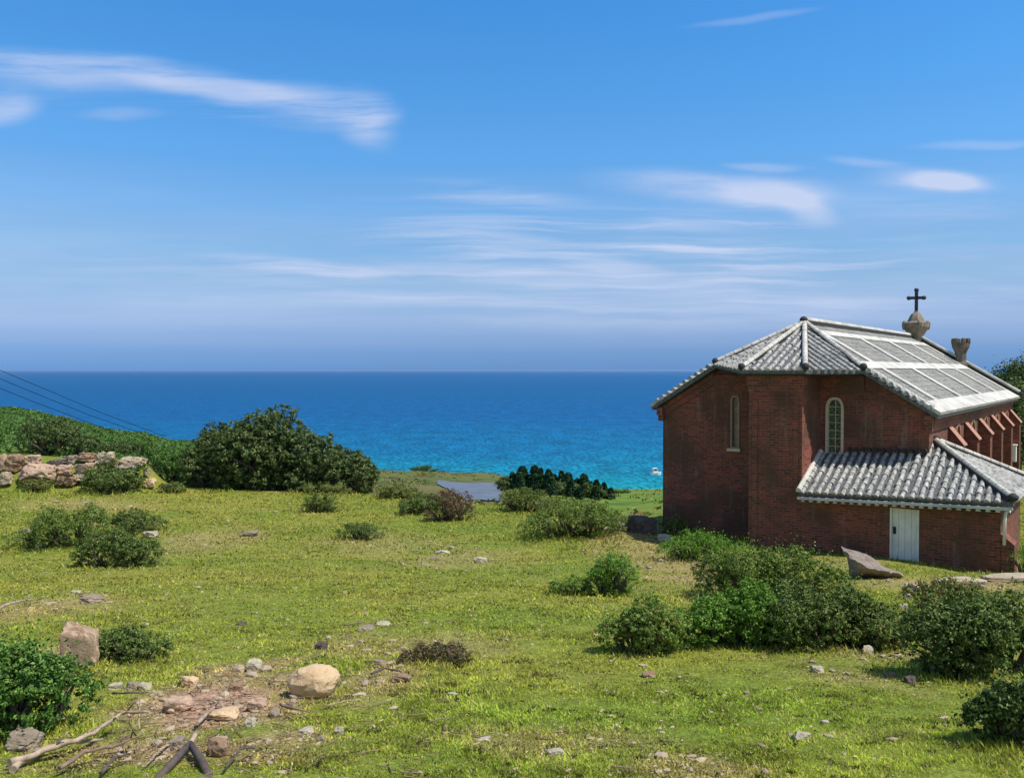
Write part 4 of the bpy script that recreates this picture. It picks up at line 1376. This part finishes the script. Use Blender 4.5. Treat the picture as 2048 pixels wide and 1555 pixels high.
RS = [
    (622, 1399, 108, 62, 'tan', 'smooth tan boulder casting a black shadow in the near meadow', dict(depth=.7, rough=.08, planes=5, sink=.12, cap_=.82)),
    (150, 1336, 76, 96, 'pink', 'upright pinkish standing stone beside the dark cushion shrub', dict(depth=.4, tilt=4, planes=4)),
    (1288, 1069, 62, 36, 'dark', 'dark brown rounded rock left of the church corner', dict()),
    (1328, 1082, 26, 16, 'pale', 'pale stone at the left foot of the church wall', dict()),
    (1246, 1062, 30, 18, 'grey', 'grey rock beside the dark brown rounded rock', dict()),
    (1862, 1186, 60, 14, 'buff', 'flat pale rock left end of the ledge below the annex', dict(depth=.5)),
    (1822, 1178, 24, 18, 'pale', 'pale stone on top of the short stone heap left of the olive shrub', dict()),
    (1818, 1198, 22, 18, 'pale', 'pale stone in the middle of the short stone heap', dict()),
    (1812, 1222, 22, 20, 'pale', 'pale stone at the bottom of the short stone heap', dict()),
    (1606, 1482, 40, 27, 'pale', 'pale angular stone with dark side, low right in the meadow', dict(rough=.12)),
    (1652, 1452, 22, 12, 'pale', 'tiny pale stone up and right of the pale angular stone', dict()),
    (1638, 1347, 36, 17, 'pale', 'flat pale stone in grass below the shrub patch', dict()),
    (1628, 1328, 20, 9, 'grey', 'grey chip just above the flat pale stone below the patch', dict()),
    (1736, 1310, 26, 22, 'pale', 'whitish stone at the lower right tip of the dark shrub', dict()),
    (1826, 1368, 26, 16, 'dark', 'small dark stone left of the big right shrub', dict()),
    (1786, 1354, 22, 12, 'brown', 'small brown stone left of the small dark one', dict()),
    (1880, 1350, 44, 16, 'pale', 'pale flat stone at the foot of the big right shrub', dict()),
    (1300, 1356, 32, 14, 'brown', 'brown low stone alone below the light green shrub', dict()),
    (1110, 1514, 38, 13, 'pale', 'flat pale stone near the bottom centre', dict()),
    (968, 1486, 34, 7, 'pale', 'thin pale flake left of the flat bottom centre stone', dict()),
    (1494, 1392, 16, 12, 'grey', 'little grey stone in open grass right of centre', dict()),
    (905, 1394, 26, 9, 'pale', 'small pale chip in grass right of the bark pieces', dict()),
    (640, 1300, 32, 20, 'dark', 'dark round stone above the tan boulder', dict()),
    (505, 1345, 38, 30, 'pale', 'whitish pointed stone at the top of the bare patch', dict(rough=.12)),
    (534, 1343, 18, 13, 'pale', 'small whitish stone right of the whitish pointed stone', dict()),
    (226, 1384, 34, 22, 'pale', 'pale stone at the left end of the row by the glossy bush', dict(rough=.12)),
    (262, 1383, 34, 26, 'grey', 'grey stone in the middle of the row by the glossy bush', dict()),
    (288, 1384, 28, 18, 'pale', 'pale stone at the right end of the row by the glossy bush', dict()),
    (352, 1424, 56, 36, 'pink', 'pinkish block on the left side of the bare earth patch', dict()),
    (378, 1376, 34, 30, 'tan', 'tan stone at the upper left of the bare earth patch', dict()),
    (512, 1424, 46, 34, 'pink', 'pinkish grey block on the right side of the bare earth patch', dict()),
    (470, 1386, 30, 20, 'brown', 'brown clod in the centre of the bare earth patch', dict()),
    (440, 1442, 60, 20, 'tan', 'long tan clod at the lower centre of the bare earth patch', dict()),
    (498, 1456, 30, 26, 'pale', 'pale stone at the lower right of the bare earth patch', dict()),
    (608, 1470, 38, 20, 'pale', 'whitish stone left of a pair below the tan boulder', dict()),
    (676, 1470, 24, 20, 'pale', 'whitish stone right of a pair below the tan boulder', dict()),
    (640, 1482, 22, 10, 'grey', 'grey chip between the pair below the tan boulder', dict()),
    (546, 1436, 28, 26, 'grey', 'grey stone between the bare patch and the tan boulder', dict()),
    (758, 1332, 38, 14, 'grey', 'flat grey stone above the bark pieces right of the boulder', dict()),
    (800, 1368, 50, 22, 'brown', 'brown flat stone right of the tan boulder', dict()),
    (960, 1126, 26, 13, 'pale', 'pale stone in the middle of the meadow behind the withered shrub', dict()),
    (884, 1108, 28, 10, 'pale', 'pale stone left of the mid meadow pale stone', dict()),
    (868, 1120, 18, 8, 'grey', 'grey chip below the two mid meadow pale stones', dict()),
    (498, 1074, 44, 13, 'grey', 'grey stone in grass left of the tiny dark shrub', dict()),
    (176, 1206, 56, 20, 'grey', 'grey flat stone on the left meadow', dict()),
    (148, 1190, 24, 14, 'pale', 'pale chip on the left of the grey flat meadow stone', dict()),
    (765, 1252, 30, 12, 'pale', 'pale stone above the dark round stone, centre left', dict()),
    (730, 1262, 44, 12, 'grey', 'grey stone left of the pale centre left stone', dict()),
    (478, 1252, 28, 10, 'dark', 'dark chip in grass above the bare patch', dict()),
    (50, 1072, 34, 20, 'grey', 'grey rock left of the broad olive shrub', dict()),
    (74, 1098, 20, 14, 'pale', 'pale stone at the front foot of the broad olive shrub', dict()),
    (298, 1078, 30, 18, 'pale', 'pale stone under the small dark left meadow shrub', dict()),
    (300, 1130, 22, 12, 'pale', 'pale stone right foot of the dark spreading shrub', dict()),
    (40, 1506, 74, 36, 'grey', 'large grey stone under the glossy bush at the lower left', dict()),
    (428, 1514, 52, 44, 'brown', 'reddish brown block right of the forked dead branch', dict()),
    (348, 1504, 44, 26, 'grey', 'grey slab inside the fork of the dead branch', dict()),
    (1640, 1098, 60, 14, 'pale', 'pale rubble stone at the church wall behind the shrubs', dict()),
    (1590, 1092, 34, 12, 'grey', 'grey rubble stone at the church wall left of the pale one', dict()),
]
for i, (px, yb, w, h, m, lab, kw) in enumerate(RS):
    rock(px, yb, w, h, m, lab, 500 + i * 3, **kw)
# leaning slab with a bright upper face beside the annex door
c = hit(1765, 1158)
sw = 112 * c.y / F
b = MB()
Lx = sw
slab_o = [(-.50, .0, .60), (-.42, .0, .70), (.0, .02, .42), (.36, .0, .14), (.50, 0, .04), (.42, 0, -.05), (-.25, 0, -.05), (-.46, 0, .1)]
prof = [(-.58, .40), (-.30, .31), (.0, .20), (.32, .08), (.58, .01), (.40, -.08), (.0, -.10), (-.34, -.06), (-.46, .16)]
bm = bmesh.new(); ring = []
for yy, sc, dz in ((-.26, .97, -.02), (0.0, 1.0, .0), (.22, .98, .10), (.42, .90, .16)):
    ring.append([bm.verts.new((q[0] * sc * Lx + (.10 if q[1] < .3 and yy < -.1 else 0) * Lx * 0, (yy + (.42 * (1 - yy) * max(0, (.25 - q[1]) / .35) if yy < .3 else 0)) * Lx, (q[1] * sc + dz * (1 if q[1] > .1 else 0)) * Lx)) for q in prof])
for a_, b_ in zip(ring[:-1], ring[1:]):
    for i in range(len(prof)):
        j = (i + 1) % len(prof); bm.faces.new([a_[i], a_[j], b_[j], b_[i]])
bm.faces.new(ring[0][::-1]); bm.faces.new(ring[-1])
bmesh.ops.recalc_face_normals(bm, faces=bm.faces[:])
bmesh.ops.triangulate(bm, faces=bm.faces[:])
bmesh.ops.subdivide_edges(bm, edges=bm.edges[:], cuts=3, use_grid_fill=True)
for v in bm.verts:
    v.co += Vector(noise.noise_vector(v.co * 4)) * .05 * Lx + Vector(noise.noise_vector(v.co * 13)) * .02 * Lx
me = bpy.data.meshes.new('rock'); bm.to_mesh(me); bm.free()
for p_ in me.polygons: p_.use_smooth = True
me.set_sharp_from_angle(angle=R(35))
sl = link('rock', me, RK['slab'], None, (c.x, c.y + .15, g1(c.x, c.y + .3) + .02), (0, 0, R(4)))
tag(sl, 'large tilted slab of rock with a bright top beside the annex door', 'rock')
# pale ledge along the foot of the annex
for j, (px, w) in enumerate(((1930, 110), (2030, 120))):
    rock(px, 1172 - j * 6, w, 14, 'buff', ['long pale stone of the ledge in front of the annex corner', 'rightmost pale stone of the ledge at the picture edge'][j], 860 + j, depth=.4, rough=.05)

# ------------------------------------------------------------------ dead wood
WOODP = mat_simple('bleached_wood', (.36, .27, .19), .9, .55, 18)
WOODM = mat_simple('brown_wood', (.22, .15, .10), .9, .5, 22)
WOODD = mat_simple('dark_wood', (.10, .075, .06), .9, .4, 25)


def branch(pts, rad, mat, label, lift=.03, name='dead_branch', cat='branch', twigs=0, seed=0):
    """pts: (px, py, extra height m)"""
    P = []
    for (px, py, h) in pts:
        c = hit(px, min(py, 1640)); P.append(Vector((c.x, c.y, c.z + h + lift)))
    o = P[0].copy(); b = MB(); rs = random.Random(seed)
    # subdivide and roughen
    Q = []
    for i in range(len(P) - 1):
        for t in range(4):
            v = P[i].lerp(P[i + 1], t / 4); v += Vector((rs.uniform(-1, 1), rs.uniform(-1, 1), rs.uniform(-.5, .8))) * rad * .55; Q.append(v)
    Q.append(P[-1])
    n = len(Q); b.tube([q - o for q in Q], [rad * (1 - .65 * i / n) * rs.uniform(.85, 1.15) for i in range(n)], 8)
    for t in range(twigs):
        q = Q[rs.randrange(n // 4, n - 1)] - o; d = Vector((rs.uniform(-1, 1), rs.uniform(-.6, .8), rs.uniform(.1, .7))).normalized() * rad * rs.uniform(5, 9)
        b.tube([q, q + d * .5 + Vector((0, 0, .01)), q + d], [rad * .4, rad * .28, rad * .12], 5)
    ob = b.build(name, mat, None, o)
    tag(ob, label, cat)
    return ob


branch([(20, 1548, .02), (110, 1520, .05), (190, 1498, .08), (240, 1462, .10), (300, 1466, .12)], .022, WOODP, 'long bleached branch lying at the lower left', twigs=4, seed=1)
branch([(20, 1552, 0), (90, 1512, .02), (150, 1502, .03), (205, 1492, .02)], .022, WOODP, 'second bleached branch beside the long one, lower left corner', seed=2)
branch([(48, 1480, .02), (90, 1472, .05), (130, 1462, .06)], .014, WOODP, 'short thin pale branch under the glossy bush', twigs=1, seed=3)
fk = empty('dead_branch', hit(380, 1540)); tag(fk, 'dark forked dead branch standing near the bottom left edge', 'branch')
o0 = fk.location
apex = at(380, 1486, 5.55)
for j, (px, py, D) in enumerate(((292, 1582, 4.95), (430, 1580, 4.95), (392, 1462, 5.7))):
    q = at(px, py, D); b = MB(); b.tube([apex - o0, (apex + q) / 2 - o0 + Vector((.01, 0, .012)), q - o0], [.022, .026, .026] if j < 2 else [.020, .018, .012], 8)
    b.build('limb', WOODD if j < 2 else WOODP, fk)
branch([(338, 1500, .0), (322, 1518, .03), (300, 1536, .01), (285, 1545, 0)], .008, WOODP, 'thin white twig left of the forked branch', seed=5)
branch([(278, 1472, .02), (280, 1448, .16)], .007, WOODP, 'short upright white twig behind the long bleached branch', seed=6)
branch([(452, 1556, .02), (480, 1522, .05), (510, 1516, .03)], .010, WOODD, 'dark thin curved twig right of the reddish block', twigs=2, seed=7)
branch([(-30, 1236, .02), (20, 1222, .10), (50, 1214, .08), (84, 1202, .02)], .026, WOODP, 'bleached branch lying at the left edge of the meadow', twigs=3, seed=8)
branch([(160, 1196, .02), (190, 1204, .03), (222, 1192, .04)], .018, WOODP, 'short pale stick on the grey flat meadow stone', seed=9)
branch([(742, 1358, .02), (770, 1352, .05), (800, 1356, .03), (820, 1372, .01)], .012, WOODD, 'crooked dark stick right of the tan boulder', seed=10)
branch([(650, 1420, .0), (690, 1414, .02), (722, 1408, .01)], .007, WOODP, 'thin straight pale stick below the tan boulder', seed=11)
branch([(395, 1462, .02), (430, 1430, .03), (470, 1436, .02)], .015, WOODP, 'pale crooked stick across the bare earth patch', twigs=2, seed=12)
branch([(120, 1556, .02), (170, 1530, .06), (240, 1516, .05), (285, 1500, .08)], .016, WOODM, 'brown branch crossing below the long bleached branch', twigs=5, seed=21)
branch([(200, 1560, .01), (232, 1540, .05), (262, 1528, .03)], .012, WOODD, 'dark short branch near the bottom edge left of the fork', twigs=3, seed=22)
branch([(560, 1420, .01), (590, 1436, .04), (622, 1440, .02)], .011, WOODM, 'brown curved stick below the left side of the tan boulder', twigs=2, seed=23)
branch([(225, 1395, .01), (262, 1400, .03), (296, 1396, .01)], .010, WOODD, 'dark stick in front of the stone row by the glossy bush', twigs=1, seed=24)
branch([(690, 1256, .01), (740, 1250, .03), (776, 1243, .02)], .010, WOODM, 'thin brown stick lying over the grey stone, centre left', twigs=2, seed=25)
branch([(548, 1372, .01), (575, 1370, .02)], .010, WOODP, 'short pale stick touching the left side of the tan boulder', seed=13)
branch([(330, 1270, .01), (362, 1268, .02)], .008, WOODP, 'short stick right of the dark cushion shrub', seed=14)
branch([(1395, 1210, .01), (1402, 1170, .28)], .005, WOODP, 'dry stalk standing in the light green shrub', seed=15)

# ------------------------------------------------------------------ power cables over the left hillside
CB = mat_simple('cable', (.01, .01, .015), .6)
for i, (pts, lab) in enumerate(((((-260, 664), (-120, 700), (0, 740), (110, 786), (210, 828), (330, 872)), 'highest of the dark cables slanting down over the sea at the left'),
                  (((-260, 684), (-120, 720), (0, 757), (90, 794), (180, 830), (300, 872)), 'middle of the dark cables slanting down over the sea at the left'),
                  (((-260, 708), (-120, 742), (0, 776), (70, 804), (150, 834), (250, 872)), 'lowest of the dark cables slanting down over the sea at the left'))):
    b = MB(); P = [at(px, py, 62 + (px + 260) * .055) for px, py in pts]
    b.tube([p - P[0] for p in P], .028, 5)
    o = b.build('power_cable', CB, None, P[0]); tag(o, lab, 'cable', 'power cables over the hillside')

# ------------------------------------------------------------------ boat
p = at(1310, 950, 243); bt = empty('motor_boat', (p.x, 243, SEA), R(20)); tag(bt, 'small white motor boat on the turquoise water beside the church edge', 'boat')
b = MB()
H = [(-1.6, .55), (-1.2, .75), (.6, .75), (1.5, .35), (2.1, 0)]
for s in (1, -1):
    for i in range(len(H) - 1):
        (x0, w0), (x1, w1) = H[i], H[i + 1]
        b.face([(x0, s * w0, .75), (x1, s * w1, .75 + .1 * i), (x1 * .92, s * w1 * .6, -.15), (x0 * .92, s * w0 * .6, -.15)][::s])
b.face([(x, w, .6) for x, w in H] + [(x, -w, .6) for x, w in H[-2::-1]])
b.face([(-1.6, .55, .75), (-1.6, -.55, .75), (-1.47, -.33, -.15), (-1.47, .33, -.15)])
b.build('hull', WHITEP, bt)
b = MB(); b.box((-.6, -.45, .6), (.5, .45, 1.9)); b.box((-.75, -.55, 1.905), (.65, .55, 2.0)); b.build('cabin', WHITEP, bt, bevel=.03)
b = MB(); b.box((.502, -.38, 1.2), (.52, .38, 1.7)); b.box((-.5, -.47, 1.2), (.4, -.452, 1.7)); b.box((-.5, .452, 1.2), (.4, .47, 1.7)); b.build('window', DARK, bt)

# ------------------------------------------------------------------ grass and small debris
rs = np.random.RandomState(12)
cosr, sinr = math.cos(-CROT), math.sin(-CROT)


def in_church(x, y):
    dx = x - CH.x; dy = y - CH.y
    lx = dx * cosr - dy * sinr; ly = dx * sinr + dy * cosr
    return ((lx > -4.75) & (lx < 5.2) & (ly > 0) & (ly < 20.2)) | ((lx > -.6) & (lx < 7.35) & (ly > -1.95) & (ly < 2.8))


def image_like(n, y0=976, y1=1640, x0=-160, x1=2200):
    """scatter over the meadow, denser near the viewpoint"""
    Dt = np.arange(3.6, 47, .05)
    yt = 740 - F * np.interp(Dt, [q[0] for q in NEAR] + [36, 47], [q[1] for q in NEAR] + [-6.3, -6.5]) / Dt
    py = rs.uniform(y0, y1, n); D = np.interp(py, yt[::-1], Dt[::-1])
    px = rs.uniform(x0, x1, n)
    return (px - 1024) / F * D, D * rs.uniform(.985, 1.015, n)


x, y = image_like(520000)
bb = bare(x, y)
lush = fbm(x, y, 1.3, 31, 4)
edge = np.interp(x / y * F + 1024, [-200, 345, 760, 960, 1100, 1260, 1400], [45.6, 46.3, 45.5, 43, 41, 39, 44])
keep = (~in_church(x, y)) & (y < edge) & (rs.rand(len(x)) > bb * 1.05) & (rs.rand(len(x)) < .80 + lush * .5)
x = x[keep]; y = y[keep]; bb = bb[keep]; lush = lush[keep]
tall = np.zeros(len(x))
for (bx, by, bw, bd) in BUSH_AT:
    if by > 48: continue
    q = np.sqrt(((x - bx) / (bw * .56)) ** 2 + ((y - by) / (bd * .62)) ** 2)
    tall = np.maximum(tall, np.clip(1.35 - q, 0, .35) / .35)
dx_ = x - CH.x; dy_ = y - CH.y; lx_ = dx_ * cosr - dy_ * sinr; ly_ = dx_ * sinr + dy_ * cosr
nearw = ((lx_ > -5.1) & (lx_ < 7.7) & (ly_ > -2.3) & (ly_ < 3) & ((ly_ > -.35) | (lx_ > -.9)))
tall = np.maximum(tall, nearw * 1.0)
tall *= rs.rand(len(x))
clumps = np.clip(fbm(x, y, .45, 71, 3) * 3 - .9, 0, 1.4)
n = len(x); z = g(x, y)
hgt = (.012 + .0011 * y) * rs.uniform(.5, 1.5, n) * (1 + .5 * lush) * (1 + 2.2 * tall + .5 * clumps * rs.rand(n))
wid = (.0030 + .00085 * y) * rs.uniform(.6, 1.4, n)
an = rs.uniform(0, 2 * math.pi, n); lean = rs.uniform(.2, 1.3, n) * hgt; la = rs.uniform(0, 2 * math.pi, n)
base = np.stack([x, y, z - .004], 1)
sv = np.stack([np.cos(an) * wid, np.sin(an) * wid, 0 * x], 1)
tip = base + np.stack([np.cos(la) * lean, np.sin(la) * lean, hgt], 1)
P = np.stack([base - sv, base + sv, tip], 1).reshape(-1, 3)
me = bpy.data.meshes.new('grass')
me.vertices.add(3 * n); me.vertices.foreach_set('co', P.astype(np.float32).ravel())
me.loops.add(3 * n); me.loops.foreach_set('vertex_index', np.arange(3 * n, dtype=np.int32))
me.polygons.add(n); me.polygons.foreach_set('loop_start', np.arange(0, 3 * n, 3, dtype=np.int32))
me.update(calc_edges=True)
tc_ = tint_at(x, y)
v = rs.rand(n)[:, None]
mott = np.clip(1 + fbm(x, y, .16, 51, 2) * .55 + fbm(x, y, .6, 61, 3) * .5, .4, 1.7)[:, None]
boost = np.interp(y, [4, 14, 24], [1.45, 1.2, 1.0])[:, None] * np.array([1.10, 1.0, 1.0])
col = tc_ * (0.75 + .7 * rs.rand(n)[:, None]) * mott * boost
dryb = (rs.rand(n) < .16 + .3 * bb)[:, None]
col = np.where(dryb, np.array([.44, .37, .12]) * (.7 + .6 * v) * mott, col * np.array([1.12, 1.18, 1.0]))
spk = (fbm(x, y, .11, 81, 2) > .42) & (rs.rand(n) < .75)
col = np.where(spk[:, None], np.array([.085, .080, .025]) * (.6 + v), col)
col = np.where((rs.rand(n) < .07)[:, None], np.array([.50, .50, .20]), col)
ca = me.attributes.new('tint', 'FLOAT_COLOR', 'POINT')
ca.data.foreach_set('color', np.repeat(np.concatenate([col, np.ones((n, 1))], 1), 3, axis=0).astype(np.float32).ravel())
k = NM('grass_blade')
a = k.n('ShaderNodeAttribute', attribute_name='tint').outputs['Color']
p_ = k.n('ShaderNodeBsdfDiffuse', {'Color': a}); t_ = k.n('ShaderNodeBsdfTranslucent', {'Color': a})
m_ = k.n('ShaderNodeMixShader', {0: .35, 1: p_.outputs[0], 2: t_.outputs[0]}); k.t.links.new(m_.outputs[0], k.out.inputs[0])
tag(link('grass', me, k.m), 'short grazed yellow-green grass covering the meadow', 'grass', kind='stuff')

# pebbles and litter
x, y = image_like(7000, 1000, 1600)
bb = bare(x, y)
keep = (~in_church(x, y)) & (rs.rand(len(x)) < .12 + bb * 1.2)
x = x[keep]; y = y[keep]; bk = bb[keep] * .6
bmv = []; bmf = []; colr = []
ico = bmesh.new(); bmesh.ops.create_icosphere(ico, subdivisions=1, radius=1)
iv = np.array([q.co[:] for q in ico.verts]); fi = np.array([[q.index for q in f_.verts] for f_ in ico.faces]); ico.free()
for i in range(len(x)):
    s = (.004 + .0006 * y[i]) * rs.uniform(.5, 2.0) * (1 + 1.2 * rs.rand() ** 3) * (1.9 if rs.rand() < min(.5, bk[i]) else 1)
    a = rs.uniform(0, 6.28); sc = np.array([rs.uniform(.8, 2.0), rs.uniform(.6, 1.2), rs.uniform(.35, .8)]) * s
    vv_ = iv * sc * rs.uniform(.8, 1.2, (len(iv), 1)); c_, s_ = math.cos(a), math.sin(a)
    vv_ = np.stack([vv_[:, 0] * c_ - vv_[:, 1] * s_, vv_[:, 0] * s_ + vv_[:, 1] * c_, vv_[:, 2]], 1) + np.array([x[i], y[i], g1(x[i], y[i]) + s * .3])
    bmf.append(fi + len(iv) * i); bmv.append(vv_)
me = bpy.data.meshes.new('pebbles'); me.from_pydata(np.vstack(bmv).tolist(), [], np.vstack(bmf).tolist())
tag(link('pebbles', me, RK['pebble']), 'scattered pale pebbles and chips in the short grass', 'pebbles', kind='stuff')

# dry leaves and twigs on the bare ground
x, y = image_like(26000, 1180, 1640)
bb = bare(x, y); keep = (rs.rand(len(x)) < bb * .9 + .03) & ~in_church(x, y); x = x[keep]; y = y[keep]
C = np.stack([x, y, g(x, y) + .012], 1); N = np.tile([0, 0, 1.0], (len(x), 1))
me = leaf_mesh('litter', C, N, .034, 77, .3, up=.4)
k = NM('dry_litter'); a = k.n('ShaderNodeAttribute', attribute_name='rnd').outputs['Fac']
k.bsdf(k.ramp(a, [(0, (.07, .045, .03)), (.4, (.28, .17, .10)), (.8, (.46, .32, .19)), (1, (.6, .48, .32))]), .9, spec=.1)
tag(link('leaf_litter', me, k.m), 'dry leaves and twigs scattered on bare reddish earth', 'leaf litter', kind='stuff')

# fallen twigs, thicker on the bare ground at the left
x, y = image_like(5200, 1150, 1600, -150, 1250)
bb = bare(x, y); px_ = x / y * F + 1024
keep = (rs.rand(len(x)) < bb * .55 + .10 * (px_ < 900)) & ~in_church(x, y); x = x[keep]; y = y[keep]
b = MB()
for i in range(len(x)):
    L_ = rs.uniform(.04, .22); a = rs.uniform(0, 6.28); r_ = rs.uniform(.002, .005)
    P = []
    for t in (-.5, 0, .5):
        ex = x[i] + math.cos(a) * L_ * t + rs.uniform(-.01, .01); ey = y[i] + math.sin(a) * L_ * t + rs.uniform(-.01, .01)
        P.append((ex, ey, g1(ex, ey) + .012 + rs.uniform(0, .02)))
    b.tube(P, [r_, r_ * .9, r_ * .5], 4)
tag(b.build('twigs', WOODM), 'small fallen twigs scattered on the bare earth and grass', 'twigs', kind='stuff')

# ------------------------------------------------------------------ sea haze
b = MB(); b.box((-110000, -60, -41.5), (110000, 70000, 6.0))
k = NM('haze'); v = k.n('ShaderNodeVolumePrincipled', {'Color': (.40, .60, .95), 'Density': .00004, 'Anisotropy': .1})
k.t.links.new(v.outputs[0], k.out.inputs['Volume'])
tag(b.build('haze', k.m), 'thin pale blue haze over the distant sea', 'haze', kind='stuff')
